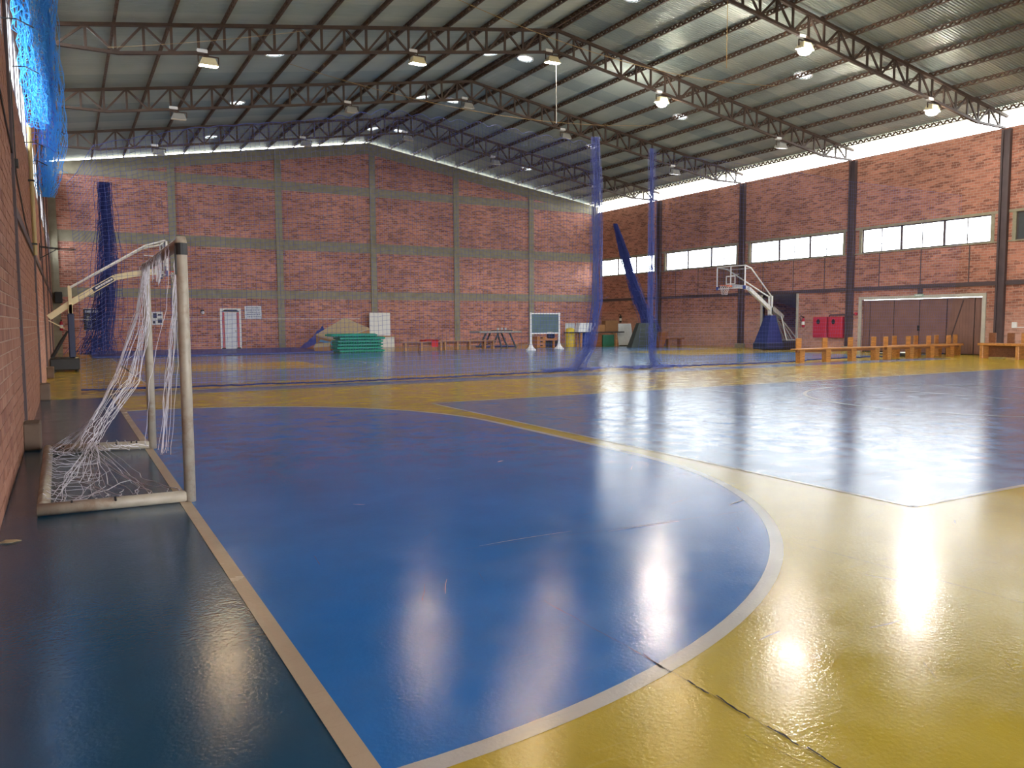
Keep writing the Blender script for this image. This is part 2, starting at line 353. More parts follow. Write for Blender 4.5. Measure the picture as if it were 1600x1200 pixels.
line((1.62, 20.95), (3.17, 20.95)); line((1.62, 33.45), (3.17, 33.45)); line((26.65, 20.95), (28.2, 20.95)); line((26.65, 33.45), (28.2, 33.45))
# chipped expansion joints: jagged dark strips in the slab
def joint(a, b, wd, jag):
    a, b = Vector((*a, 0)), Vector((*b, 0)); n = max(6, int((b - a).length / .05)); d = (b - a).normalized(); nn = Vector((-d.y, d.x, 0)); vs = []; c = 0
    for i in range(n + 1):
        c = c * .6 + R_.uniform(-jag, jag); p = a + (b - a) * i / n; ww = wd * R_.uniform(.25, 1.0) * (1.6 if R_.random() < .12 else 1)
        vs += [(p.x + nn.x * (c - ww / 2), p.y + nn.y * (c - ww / 2), .0046), (p.x + nn.x * (c + ww / 2), p.y + nn.y * (c + ww / 2), .0046)]
    MB().add(vs, [(2 * i, 2 * i + 2, 2 * i + 3, 2 * i + 1) for i in range(n)]).build('floor_joint', M_crack, fl)
[joint((2.05, 1.3 + .21 * q), (2.06, 1.3 + .21 * q + R_.uniform(.12, .2)), .009, .006) for q in range(6)]; joint((2.055, 1.3), (2.055, 2.6), .003, .003); joint((2.06, 2.55), (2.04, 3.3), .004, .004)
joint((4.12, 1.6), (3.95, 3.4), .003, .003); joint((2.1, 4.32), (4.3, 4.15), .003, .004); joint((5.6, 4.62), (11.6, 4.45), .006, .003)
for k in range(26):
    x = R_.uniform(1.2, 6); y = R_.uniform(1.6, 5); a = R_.uniform(0, PI); l = R_.uniform(.05, .3)
    joint((x, y), (x + l * math.cos(a), y + l * math.sin(a)), .0022, .004)

M_scuff = mat('pale scuff', (.45, .47, .50), .5)
def scuff(x, y, a, l, wd):
    d = Vector((math.cos(a), math.sin(a), 0)); nn = Vector((-d.y, d.x, 0)); vs = []
    for k in range(7):
        t = k / 6; c = .02 * l * math.sin(3 * t) ; ww = wd * math.sin(PI * t) * R_.uniform(.5, 1) + .0006; p = Vector((x, y, 0)) + d * l * t + nn * c
        vs += [(p.x - nn.x * ww, p.y - nn.y * ww, .0046), (p.x + nn.x * ww, p.y + nn.y * ww, .0046)]
    MB().add(vs, [(2 * i, 2 * i + 2, 2 * i + 3, 2 * i + 1) for i in range(6)]).build('floor_scuff', M_scuff, fl)
scuff(4.35, 4.35, .3, .28, .010); scuff(3.72, 6.9, .4, .10, .008); scuff(2.2, 4.33, .0, .7, .003); scuff(3.1, 4.2, -.05, .6, .006)
for k in range(20): scuff(R_.uniform(1.4, 8), R_.uniform(1.8, 9), R_.uniform(0, PI), R_.uniform(.06, .25), R_.uniform(.0006, .0014))

# ------------------------------------------------------------------ walls
TH = .15
WZ0, WZ1, WT = 4.42, 5.48, 8.68
def side_wall(name, xi, sgn, openings, holes, z1=WT):
    """wall slab whose inner face is x=xi, outward sgn; openings: list of (y0,y1) in the window band; holes: (y0,y1,ztop) from the floor"""
    xa, xb = sorted((xi, xi + sgn * TH)); m = MB()
    y = YF
    for h0, h1, zt in sorted(holes): m.box(xa, y, 0, xb, h0, WZ0); m.box(xa, h0, zt, xb, h1, WZ0); y = h1
    m.box(xa, y, 0, xb, YB + TH, WZ0)
    y = YF
    for o0, o1 in sorted(openings): m.box(xa, y, WZ0, xb, o0, WZ1); y = o1
    m.box(xa, y, WZ0, xb, YB + TH, WZ1)
    m.box(xa, YF, WZ1, xb, YB + TH, z1)
    return struct(m.build(name, M_brick_side))
RB = [10.7] + BAYS + [YB]
bays_r = [(RB[i] + .36, RB[i + 1] - .36) for i in range(1, 5)]
near_bay = (10.7 + .36, 17.4 - .3)
bays_l = [(-2.3, 3.6), (4.36, 10.3)] + [(RB[i] + .36, RB[i + 1] - .36) for i in range(5)]
wr = side_wall('wall_right', XR, 1, bays_r + [near_bay], [(18.1, 23.52, 2.32), (27.2, 29.38, 2.82)]); wr['label'] = 'red brick side wall with clerestory windows and brown door'
wl = side_wall('wall_left', XL, -1, bays_l, []); wl['label'] = 'red brick side wall behind the goal'
# back wall: brick gable, concrete frame
def gable(off): return [(XL, roof(XL) - off), (RX, RZ - off), (XR, roof(XR) - off)]
g = gable(.75)
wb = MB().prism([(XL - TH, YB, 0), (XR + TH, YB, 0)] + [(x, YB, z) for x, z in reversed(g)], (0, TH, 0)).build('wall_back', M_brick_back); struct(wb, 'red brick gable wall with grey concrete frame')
wf = MB().prism([(XL - TH, YF - TH, 5.2), (XR + TH, YF - TH, 5.2)] + [(x, YF - TH, z) for x, z in reversed(gable(.4))], (0, TH, 0)); wf.box(XL - TH, YF - TH, 0, 3, YF, 5.2); wf.box(28, YF - TH, 0, XR + TH, YF, 5.2); wf.box(3, YF - TH, 4.0, 28, YF, 5.2)  # wide unseen opening added here to send daylight onto the near floor
wf = wf.build('wall_front', M_brick_back); struct(wf, 'red brick gable wall behind the camera, with an added wide opening for daylight')
f0, f1 = gable(.78), gable(.17)
for i in (0, 1):
    MB().prism([(f0[i][0], YB - .05, f0[i][1]), (f0[i + 1][0], YB - .05, f0[i + 1][1]), (f1[i + 1][0], YB - .05, f1[i + 1][1]), (f1[i][0], YB - .05, f1[i][1])], (0, .2, 0)).build('gable_beam', M_conc, wb)
cxs = [XL + .17, 5.02, 10.38, 15.72, 21.02, 26.33, XR - .15]
for i, x in enumerate(cxs):
    h = roof(x) - .20; d = .10 if 0 < i < 6 else .16
    MB().box(x - .17, YB - d, 0, x + .17, YB + .02, h).build('concrete_column', M_conc, wb)
for i in range(6):
    for za, zb in ((2.74, 3.19), (5.40, 5.94), (8.62, 9.08)):
        MB().box(cxs[i] + .17, YB - .04, za, cxs[i + 1] - .17, YB + .02, zb).build('concrete_beam', M_conc, wb)
# right wall steel: columns, sill beam, window lintel, jambs
for y in [10.7] + BAYS:
    m = MB()
    for dy in (-.13, .13): m.box(XR - .16, y + dy - .035, .2, XR, y + dy + .035, 8.6)
    m.box(XR - .10, y - .1, .2, XR - .01, y + .1, 8.6)
    m.build('steel_column', M_pillar, wr)
    MB().bbox(XR - .24, y - .28, 0, XR, y + .28, .22, .02).build('column_footing', M_conc, wr)
for a, b in zip([YF] + [10.7] + BAYS, [10.7] + BAYS + [YB]):
    MB().box(XR - .07, a + .17, 2.74, XR, b - .17, 2.90).build('steel_beam', M_pillar, wr)
for y0, y1 in bays_r + [near_bay]:
    MB().box(XR - .03, y0 - .2, WZ1, XR + .02, y1 + .2, WZ1 + .10).build('window_lintel', M_conc, wr)
    MB().box(XR - .05, y0 - .2, WZ0 - .05, XR + .1, y1 + .2, WZ0).build('window_ledge', M_conc, wr)
    for a, b in ((y0, y0 + .14), (y1 - .14, y1)): MB().box(XR - .01, a, WZ0, XR + TH, b, WZ1).build('window_jamb', M_conc, wr)
for y in (22.7, 20.75, 18.7, 25.6, 27.45, 29.4, 32.2, 34.2, 36.1): MB().box(XR - .012, y - .02, 2.9, XR, y + .02, WZ0 - .05).build('wall_joint', M_pillar, wr)
MB().box(XR - .06, 20.62, 2.45, XR, 20.82, 2.74).build('steel_stub', M_pillar, wr)
# left wall steel posts and plinths
for y in (10.7, 17.4, 24.12, 30.82, 37.55):
    MB().box(XL, y - .06, .3, XL + .035, y + .06, 8.6).build('steel_column', M_pillar, wl)
    MB().bbox(XL, y - .5, 0, XL + .17, y - .05, .30, .015).build('column_plinth', M_woodd if False else mat('stained plinth', (.16, .11, .08), .9, dirt=(.08, .055, .04)), wl)
    MB().box(XL, y + .2, 2.64, XL + .03, y + 6.3, 2.76).build('steel_beam', M_pillar, wl)
for y0, y1 in bays_l: MB().box(XL - .1, y0, WZ0 - .04, XL + .004, y1, WZ0).build('window_ledge', M_conc, wl)

# near bricks of the left wall as real pieces
BW, BH = .25, .105
bm_cache = {}
def brick_mesh(k):
    if k not in bm_cache:
        o = MB().bbox(0, .005, .005, .05, BW - .006, BH - .006, .004); me = bpy.data.meshes.new('brick'); me.from_pydata(o.v, [], o.f); me.materials.append(M_brick[k % 4]); bm_cache[k] = me
    return bm_cache[k]
cand = []
for r in range(int(WZ0 / BH)):
    y = 5.6 + (r % 2) * BW / 2
    while y < 17.2:
        if abs(y + .12 - 10.7) > .32 or r > 2: cand.append((y, r * BH))
        y += BW
near = sorted([c for c in cand if c[0] > 6.7 and c[1] < 3.6], key=lambda c: (c[0]))[:300]; ns = set(near)
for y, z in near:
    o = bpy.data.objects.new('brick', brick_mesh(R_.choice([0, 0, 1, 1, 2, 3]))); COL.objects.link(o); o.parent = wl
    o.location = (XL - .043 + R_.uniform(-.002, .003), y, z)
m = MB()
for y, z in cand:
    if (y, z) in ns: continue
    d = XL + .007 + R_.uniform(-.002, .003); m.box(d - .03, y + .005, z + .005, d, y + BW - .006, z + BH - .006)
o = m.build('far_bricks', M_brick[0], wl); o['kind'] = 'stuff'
MB().box(XL - .01, 5.6, 0, XL + .001, 17.2, WZ0 - .05).build('mortar_bed', M_mortar, wl)

# ------------------------------------------------------------------ windows
wn = 0
M_frost = translucent('frosted pane', (.93, .95, .97), .85)
def window(x, sgn, y0, y1, closed=False):
    global wn; wn += 1
    xc = x + sgn * (.07 if sgn > 0 else .015)
    f = MB(); t = .05
    for a, b in ((y0, y0 + t), (y1 - t, y1)): f.box(xc - .02, a, WZ0, xc + .02, b, WZ1)
    for a, b in ((WZ0, WZ0 + t), (WZ1 - t, WZ1)): f.box(xc - .02, y0, a, xc + .02, y1, b)
    fo = struct(f.build('window_%d' % wn, M_pillar), None)
    ym = (y0 + y1) / 2
    MB().box(xc - .014, ym - .018, WZ0, xc + .014, ym + .018, WZ1).build('mullion', M_pillar, fo)
    MB().box(xc - .01, ym - .05, WZ0 + .35, xc + .015, ym + .05, WZ0 + .38).build('latch', M_pillar, fo)
    if closed: MB().box(xc - .01, y0, WZ0, xc + .01, y1, WZ1).build('shutter', mat('grey shutter', (.035, .045, .05), .5), fo)
    else:
        for a, b in ((y0 + t, ym), (ym, y1 - t)): MB().box(xc - .003, a, WZ0 + t, xc + .003, b, WZ1 - t).build('pane', M_pane if sgn > 0 else M_frost, fo)
for y0, y1 in bays_r:
    s = (y1 - y0 - .28) / 3
    for k in range(3): window(XR, 1, y0 + .14 + s * k, y0 + .14 + s * (k + 1))
s = (near_bay[1] - near_bay[0] - .28) / 3
for k in range(3): window(XR, 1, near_bay[0] + .14 + s * k, near_bay[0] + .14 + s * (k + 1), True)
for y0, y1 in bays_l:
    s = (y1 - y0) / 3
    for k in range(3): window(XL, -1, y0 + s * k, y0 + s * (k + 1))

# ------------------------------------------------------------------ roof: corrugated sheets, purlins, ridge
ceil = MB().prism([(RX - .35, YF - .3, RZ + .06 - .05), (RX, YF - .3, RZ + .08), (RX + .35, YF - .3, RZ + .06 - .05), (RX, YF - .3, RZ + .10)], (0, YB + .9 - YF, 0)).build('ceiling', M_roof)
struct(ceil, 'corrugated metal gable roof')
VENTS = [(x, y) for y in (20.75, 27.45, 34.15, 40.8) for x in (6.5, 14.65, 16.15, 24.1)]
VR = .29
def sheet(name, y0, y1, xa, xb, m):
    pit = .1; nw = int(round((y1 - y0) / pit)); ys = []
    for i in range(nw):
        for k, h in ((0, 0), (.3, 0), (.5, 1), (.8, 1)): ys.append((y0 + (i + k) * pit, h * .024))
    ys.append((y1, 0))
    vent = [v for v in VENTS if y0 - VR < v[1] < y1 + VR and min(xa, xb) - VR < v[0] < max(xa, xb) + VR]
    n = int(abs(xb - xa) / .04) if vent else 2
    if vent:
        xs = {xa, xb}
        for v in vent:
            for i in range(-9, 10): xs.add(v[0] + i * .04)
        xs = sorted(xs)
    else: xs = sorted((xa, xb))
    V = []; Fc = []
    for x in xs:
        for y, h in ys: V.append((x, y, roof(x) + h))
    k = len(ys)
    for i in range(len(xs) - 1):
        for j in range(k - 1):
            cx, cy_ = (xs[i] + xs[i + 1]) / 2, (ys[j][0] + ys[j + 1][0]) / 2
            if any(math.hypot(cx - v[0], cy_ - v[1]) < VR for v in vent): continue
            a = i * k + j; Fc.append((a, a + 1, a + k + 1, a + k))
    return MB().add(V, Fc).build(name, m, ceil)
y = YF - .3; i = 0
while y < YB + .4:
    jz = .0
    sheet('roof_sheet', y, y + 1.0, -.75, RX, M_roof); sheet('roof_sheet', y, y + 1.0, RX, 30.9, M_roof)
    sheet('translucent_sheet', y, y + 1.0, 30.9, 31.75, M_fibre)
    y += 1.0
PX = [RX + 1.4 * k for k in range(-11, 12)]
for x in PX:
    zt = roof(x) - .005; zb = zt - .14; m = MB()
    if x == RX:
        for dx in (-.12, .12): m.box(x + dx - .03, YF, zb - .02, x + dx + .03, YB + .3, zb + .02); m.box(x + dx - .03, YF, zt - .04, x + dx + .03, YB + .3, zt - .02)
    else:
        m.box(x - .03, YF, zb - .012, x + .03, YB + .3, zb + .012); m.box(x - .03, YF, zt - .03, x + .03, YB + .3, zt - .006)
    m.build('purlin', M_purlin, ceil)
    m = MB(); yy = YF; up = True
    while yy < YB:
        for dx in ((-.12, .12) if x == RX else (0,)): m.bar((x + dx, yy, zb if up else zt), (x + dx, yy + .14, zt if up else zb), .05)
        up = not up; yy += .14
    m.build('purlin_lacing', M_purlin, ceil)['kind'] = 'stuff'
# round roof vents: open throat with collar, cap ring
for x, y in VENTS:
    z = roof(x); t = thing('roof_vent', 'x', 'roof vent', (x, y, z))
    bay = {20.75: 'nearest bay', 27.45: 'second bay', 34.15: 'third bay', 40.8: 'bay by the gable wall'}[y]
    pos = {6.5: 'low towards the goal wall', 14.65: 'just before the ridge', 16.15: 'just past the ridge', 24.1: 'low towards the windowed wall'}[x]
    t['label'] = 'round roof vent %s in the %s' % (pos, bay); t['group'] = 'round roof vents'
    m = MB(); n = 24
    vs = []
    for r, h in ((VR + .01, -.035), (VR + .05, -.02), (VR + .05, .04), (VR + .01, .30)):
        for k in range(n): a = 2 * PI * k / n; px, py = x + r * math.cos(a), y + r * math.sin(a); vs.append((px, py, roof(px) + h))
    m.add(vs, [(i * n + k, i * n + (k + 1) % n, (i + 1) * n + (k + 1) % n, (i + 1) * n + k) for i in range(3) for k in range(n)]); m.build('collar', M_white, t, True)
    m = MB()
    for k in range(3): a = PI * k / 3; m.bar((x - VR * math.cos(a), y - VR * math.sin(a), z + .2), (x + VR * math.cos(a), y + VR * math.sin(a), z + .2), .008)
    m.build('spider', M_white, t)

# ------------------------------------------------------------------ roof trusses
ORD = {17.4: 'nearest', 24.12: 'second nearest', 30.82: 'third', 37.55: 'farthest'}
for y in BAYS:
    t = thing('roof_truss', '%s of the rusty steel lattice trusses spanning the hall, on the columns' % ORD[y], 'roof truss', (RX, y, 8.6), 'steel roof trusses')
    def top(x): return roof(x) - .20
    def bot(x): return max(8.63, 10.86 - SL * abs(x - RX)) if abs(x - RX) < 15.6 else 8.63
    for s in (-1, 1):
        a = (RX, y, top(RX)); b = (RX + s * 15.9, y, top(RX + s * 15.9))
        MB().bar(a, b, .10, .09).build('top_chord', M_steel, t)
        xk = RX + s * (10.86 - 8.63) / SL
        MB().bar((RX, y, bot(RX)), (xk, y, 8.63), .10, .08).build('bottom_chord', M_steel, t)
        MB().bar((xk, y, 8.63), (RX + s * 15.75, y, 8.63), .10, .08).build('bottom_chord', M_steel, t)
        for k in range(0, 23):
            x = RX + s * .70 * k
            if k or s > 0: MB().bar((x, y, bot(x)), (x, y, top(x)), .07, .05, (0, 1, 0)).build('post', M_steel, t)
            x2 = x + s * .70
            if k < 22:
                a, b = ((x, y, bot(x)), (x2, y, top(x2))) if k % 2 == 0 else ((x, y, top(x)), (x2, y, bot(x2)))
                MB().bar(a, b, .06, .05, (0, 1, 0)).build('diagonal', M_steel, t)

# ------------------------------------------------------------------ floodlights under the trusses
L_w = emit('lit lamp white', (1, .92, .78), LAMP_BRIGHT); L_y = emit('lit lamp warm', (1, .74, .42), LAMP_WARM)
L_o = mat('unlit lamp glass', (.72, .66, .5), .25)
LX = [(3.85, 'closest to the goal wall'), (10.2, 'second from the goal wall'), (15.3, 'under the ridge'), (20.25, 'second from the windowed wall'), (26.75, 'closest to the windowed wall')]
lit = {(0, 3): 2, (0, 4): 2, (0, 2): 1, (0, 1): 1, (1, 0): 1, (1, 1): 1, (1, 2): 1, (1, 3): 2}
for j, y in enumerate(BAYS):
    for i, (x, ds) in enumerate(LX):
        zb = max(8.63, 10.86 - SL * abs(x - RX)); st = lit.get((j, i), 0)
        t = thing('floodlight', '%s box floodlight under the %s truss, %s' % (['unlit', 'dim warm lit', 'glaring lit'][st], ORD[y], ds), 'floodlight', (x, y, zb), 'floodlights under the trusses')
        z = zb - .10
        MB().hexa([(x - .25, y - .16, z - .28), (x + .25, y - .16, z - .28), (x + .25, y + .16, z - .24), (x - .25, y + .16, z - .24)],
                  [(x - .17, y - .10, z - .06), (x + .17, y - .10, z - .06), (x + .17, y + .10, z - .06), (x - .17, y + .10, z - .06)]).build('housing', M_cream if st else M_grey, t)
        MB().hexa([(x - .23, y - .145, z - .295), (x + .23, y - .145, z - .295), (x + .23, y + .145, z - .255), (x - .23, y + .145, z - .255)],
                  [(x - .23, y - .145, z - .28), (x + .23, y - .145, z - .28), (x + .23, y + .145, z - .24), (x - .23, y + .145, z - .24)]).build('lens', [L_o, L_y, L_w][st], t)
        if st == 2: MB().lathe([(.21, z - .27), (.20, z - .33), (.15, z - .39), (.07, z - .42)], x, y, 18).build('bloom_dome', L_w, t, True)  # glowing dome added to give the brightest lamps a bloom-sized disc
        m = MB(); m.bar((x - .27, y, z - .18), (x - .27, y, z + .0), .03); m.bar((x + .27, y, z - .18), (x + .27, y, z), .03); m.bar((x - .28, y, z), (x + .28, y, z), .03); m.bar((x, y, z), (x, y, zb - .02), .03); m.build('bracket', M_steel, t)
        MB().bbox(x - .3, y - .06, zb - .03, x - .02, y + .06, zb + .07, .01).build('ballast_box', M_white, t)

# slack cables under the roof
def cable(name, a, b, sag, r, label, m=M_rope):
    a, b = Vector(a), Vector(b); pts = [a + (b - a) * k / 24 - Vector((0, 0, sag * 4 * (k / 24) * (1 - k / 24))) for k in range(25)]
    tag(MB().tube(pts, r, 5).build(name, m), label, 'cable')
cable('stay_cable', (1.3, 24.0, 8.7), (5.2, 18.9, 8.2), .05, .005, 'thin slack cable near the goal wall under the second truss')
cable('stay_cable', (8.5, 20.2, 10.50), (23.9, 21.8, 10.28), .65, .010, 'long ochre cable crossing under the nearest bays')
cable('stay_cable', (7.1, 28.0, 10.27), (23.9, 28.6, 10.28), .65, .010, 'long ochre cable crossing in the middle of the roof')
tag(MB().tube([(15.45, 24.1, 10.45), (15.46, 24.1, 8.4)], .012, 6).build('hanging_wire', M_white), 'white wire hanging straight from the ridge lamp', 'wire')
tag(MB().tube([(17.0, 17.4, 10.9), (17.0, 17.4, 8.7)], .010, 6).build('hanging_wire', M_rope), 'ochre wire hanging from the nearest truss at the top', 'wire')

# ------------------------------------------------------------------ outside ground and alcove
struct(MB().box(-160, -160, -.4, 190, 200, -.16).build('ground', M_ground), 'pale ground outside the hall')
al = MB(); X1 = XR + TH
al.box(X1, 26.6, 0, X1 + 3.2, 26.75, 3.0); al.box(X1, 29.9, 0, X1 + 3.2, 30.05, 3.0); al.box(X1 + 3.2, 26.6, 0, X1 + 3.35, 30.05, 3.0)
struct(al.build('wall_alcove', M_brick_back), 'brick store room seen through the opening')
MB().hexa([(X1 - .1, 26.6, 2.80), (X1 + 3.2, 26.6, 2.0), (X1 + 3.2, 30.05, 2.0), (X1 - .1, 30.05, 2.80)], [(X1 - .1, 26.6, 2.95), (X1 + 3.2, 26.6, 2.15), (X1 + 3.2, 30.05, 2.15), (X1 - .1, 30.05, 2.95)]).build('stair_soffit', mat('grey soffit', (.30, .30, .32), .8), bpy.data.objects['wall_alcove'])
MB().box(XR, 26.6, -.1, X1 + 3.3, 30.0, 0.001).build('alcove_floor', F_dark, bpy.data.objects['wall_alcove'])
MB().box(X1 + 3.1, 27.6, 0, X1 + 3.19, 28.5, 2.1).build('inner_door', M_pillar, bpy.data.objects['wall_alcove'])
for a, b in ((27.08, 27.2), (29.38, 29.5)): MB().box(XR - .04, a, 0, XR + TH, b, 2.78).build('concrete_jamb', mat('pale concrete', (.48, .46, .40), .8), wr)

# ------------------------------------------------------------------ big brown door
pale = MATS['pale concrete']
d1 = MB(); d1.box(XR - .05, 17.95, 0, XR + .02, 18.1, 2.46); d1.box(XR - .05, 23.52, 0, XR + .02, 23.67, 2.46); d1.box(XR - .05, 18.1, 2.32, XR + .02, 23.52, 2.46)
d1 = struct(d1.build('door_1', pale), 'wide brown folding door in a concrete frame')
ed = [18.12, 18.44, 19.58, 20.78, 21.97, 23.15, 23.5]
for a, b in zip(ed, ed[1:]):
    lf = MB().bbox(XR + .06, a + .02, .03, XR + .10, b - .02, 2.29, .006).build('door_leaf', M_door, d1)
    m = MB(); k = a + .1
    while k < b - .06: m.box(XR + .052, k, .05, XR + .062, k + .012, 2.24); k += .12
    if m.v: m.build('rib', M_door, lf)['kind'] = 'stuff'
    MB().box(XR + .045, a + .02, 1.0, XR + .06, b - .02, 1.06).build('rail', M_door, lf)
MB().box(XR + .11, 18.1, 0, XR + .14, 23.52, 2.305).build('door_backing', M_dark, d1)  # dark sheet added behind the leaf gaps to keep daylight out
MB().box(XR + .03, 20.74, .95, XR + .06, 20.84, 1.18).build('lock_box', M_black, d1)
MB().bar((XR + .04, 18.9, 2.2), (XR + .04, 19.5, .2), .03).build('diagonal_bar', M_pillar, d1)  # thin dark diagonal bar over one leaf

# ------------------------------------------------------------------ nets
def netgrid(P, nu, nv, r, mb=None, jit=.006, skip=0):
    m = mb or MB(); G = [[Vector(P(i / nu, j / nv)) + Vector([R_.uniform(-jit, jit) for _ in range(3)]) for j in range(nv + 1)] for i in range(nu + 1)]
    for i in range(nu + 1): m.strand(G[i], r)
    for j in range(nv + 1): m.strand([G[i][j] for i in range(nu + 1)], r)
    return m
def interp(tab, x):
    for (a, p), (b, q) in zip(tab, tab[1:]):
        if x <= b: return p + (q - p) * max(0, (x - a)) / (b - a)
    return tab[-1][1]
def bundle(pts, width, n, r, flare=None, wob=.03):
    """gathered net: many wavy cords along a centre line"""
    m = MB(); pts = [Vector(p) for p in pts]; N = 26
    cs = []
    for k in range(N + 1):
        u = k / N * (len(pts) - 1); i = min(int(u), len(pts) - 2); cs.append(pts[i].lerp(pts[i + 1], u - i))
    for s in range(n):
        ox, oy = R_.gauss(0, .36), R_.gauss(0, .36); ph = R_.uniform(0, 6); fr = R_.uniform(1, 4); L = []
        for k, c in enumerate(cs):
            u = k / N; wd = interp(width, u) if isinstance(width, list) else width
            L.append(c + Vector((ox * wd + wob * math.sin(fr * 6.28 * u + ph) + R_.uniform(-.008, .008), oy * wd * .7, 0)))
        m.strand(L, r)
        for q in range(3):
            k = R_.randrange(1, N - 1); wd = interp(width, k / N) if isinstance(width, list) else width
            m.strand([L[k], cs[k] + Vector((R_.gauss(0, .4) * wd, R_.gauss(0, .3) * wd, R_.uniform(-.15, .15)))], r)
    return m
NT = [(0.15, 4.2), (.35, 4.45), (.66, 5.0), (2.5, 5.55), (4.6, 5.92), (6.9, 6.48), (9.5, 6.46), (13.1, 6.30)]
NBY = [(0, 18.6), (2.4, 18.35), (5, 18.05), (7.2, 17.95), (10.3, 18.25), (13.3, 18.7)]
nt1 = thing('divider_net', 'long blue divider net hung across the hall in front of the gable wall', 'net', (6.7, 18.2, 0), 'divider nets')
def P1(u, v):
    xt = .15 + u * 12.95; x0 = xt
    zt = interp(NT, xt) - .10 * (1 - abs(math.cos(PI * xt / .52))) * (1 if xt > 5.5 else .3)
    z = .03 + (zt - .03) * v; yb = interp(NBY, xt); yy = yb + (18.25 - yb) * min(1, v * 1.6) + .04 * math.sin(xt * 2.1 + v * 3)
    if v < .12 and xt > 12.4: xx = 0
    x = xt + .10 * math.sin(v * 3.1) * (1 - u) + (.10 * (1 - v) ** 2 if u < .04 else 0)
    return (x, yy, z)
netgrid(P1, 124, 58, .0031).build('mesh', M_net, nt1)['kind'] = 'stuff'
o = nt1.children[0] if nt1.children else None
m = MB(); m.tube([Vector(P1(k / 120, 0)) + Vector((0, R_.uniform(-.03, .03), R_.uniform(0, .02))) for k in range(121)], .018, 5); m.tube([Vector(P1(k / 120, 0)) + Vector((0, .05 + R_.uniform(-.05, .05), R_.uniform(-.01, .02))) for k in range(121)], .012, 5); m.build('bottom_hem', M_netd, nt1)
MB().tube([P1(k / 200, 1) for k in range(201)], .006, 4).build('top_cord', M_net, nt1)
bundle([(13.05, 18.3, 6.5), (13.1, 18.3, 4.5), (13.12, 18.3, 2), (12.95, 18.4, .7), (12.6, 18.6, .05)], [(0, .20), (.3, .28), (.75, .26), (1, .5)], 60, .004).build('gathered_edge', M_net, nt1)['kind'] = 'stuff'
m = MB()
for k in range(60):
    p = Vector((R_.uniform(11.6, 13.3), R_.uniform(18.5, 19.0), .02)); L = [p]
    for q in range(5): p = p + Vector((R_.uniform(-.2, .25), R_.uniform(-.1, .1), 0)); L.append(Vector((p.x, p.y, R_.uniform(.01, .10))))
    m.strand(L, .007)
m.build('floor_heap', M_net, nt1)['kind'] = 'stuff'
nt2 = thing('divider_net', 'shorter blue divider net hung between the open gap and the windowed wall', 'net', (21, 18.3, 0), 'divider nets')
NB2 = [(15.1, 19.3), (15.8, 18.6), (17.4, 18.5), (21, 18.35), (24, 18.75), (31, 18.95)]
def P2(u, v):
    xt = 15.2 + u * 15.9; yb = interp(NB2, xt); return (xt + .05 * math.sin(v * 4 + xt), yb + (18.4 - yb) * min(1, v * 1.5) + (.0 if xt < 20 else .45 * min(1, (xt - 20) / 4)), .03 + (6.3 - .03) * v)
netgrid(P2, 120, 48, .0019).build('mesh', M_net, nt2)['kind'] = 'stuff'
m = MB(); m.tube([Vector(P2(k / 120, 0)) + Vector((0, R_.uniform(-.05, .05), R_.uniform(0, .02))) for k in range(121)], .022, 5); m.build('bottom_hem', M_netd, nt2)
MB().tube([P2(k / 100, 1) for k in range(101)], .0025, 4).build('top_cord', M_net, nt2)
bundle([(15.06, 18.35, 6.4), (15.08, 18.35, 4), (15.1, 18.35, 1.2), (15.2, 18.4, .3), (15.4, 18.5, .04)], [(0, .12), (.4, .2), (.85, .25), (1, .5)], 45, .004).build('gathered_edge', M_net, nt2)['kind'] = 'stuff'
m = MB()
for k in range(70):
    p = Vector((R_.uniform(14.2, 16.2), R_.uniform(18.2, 19.0), .02)); L = [p]
    for q in range(5): p = p + Vector((R_.uniform(-.2, .2), R_.uniform(-.12, .12), 0)); L.append(Vector((p.x, p.y, R_.uniform(.01, .09))))
    m.strand(L, .008)
m.build('floor_heap', M_net, nt2)['kind'] = 'stuff'
# net bunched up along the left wall
nt3 = thing('wall_net', 'bright blue net bunched high along the goal wall beside its windows', 'net', (-.2, 15, 5))
bundle([(-.02, 17.2, 8.5), (-.04, 17.3, 7.2), (-.03, 17.4, 6.0), (-.03, 17.5, 5.2), (-.12, 17.5, 4.4), (-.2, 17.5, 3.8)], [(0, .2), (.5, .24), (.8, .34), (1, .12)], 70, .005, wob=.06).build('gathered_bundle', M_netb, nt3)['kind'] = 'stuff'
def P3(u, v):
    y = 9.5 + u * 7.8; x = -.38 + .20 * u + .09 * math.sin(u * 40 + v * 2) * (0.4 + u) + .1 * v * math.sin(9 * u)
    return (max(x, -.43), y, 4.75 + .35 * math.sin(u * 8) * (1 - v) + 3.7 * v)
netgrid(P3, 78, 36, .005, jit=.03).build('mesh', M_netb, nt3)['kind'] = 'stuff'
def P3b(u, v): return (-.43 + .42 * v, 16.9 + .5 * v + .1 * math.sin(u * 30), 4.6 + 3.9 * u + .12 * math.sin(v * 3.1))
netgrid(P3b, 38, 4, .007, jit=.02).build('stretched_mesh', mat('violet blue net cord', (.10, .13, .62), .6), nt3)
for y, z in ((9.9, 4.55), (12.2, 4.7), (15.3, 4.35), (17.3, 4.4)): MB().tube([(-.44, y, z), (-.30, y + .05, z + .03), (-.15, y, z - .05)], .008, 5).build('tie', M_black, nt3)
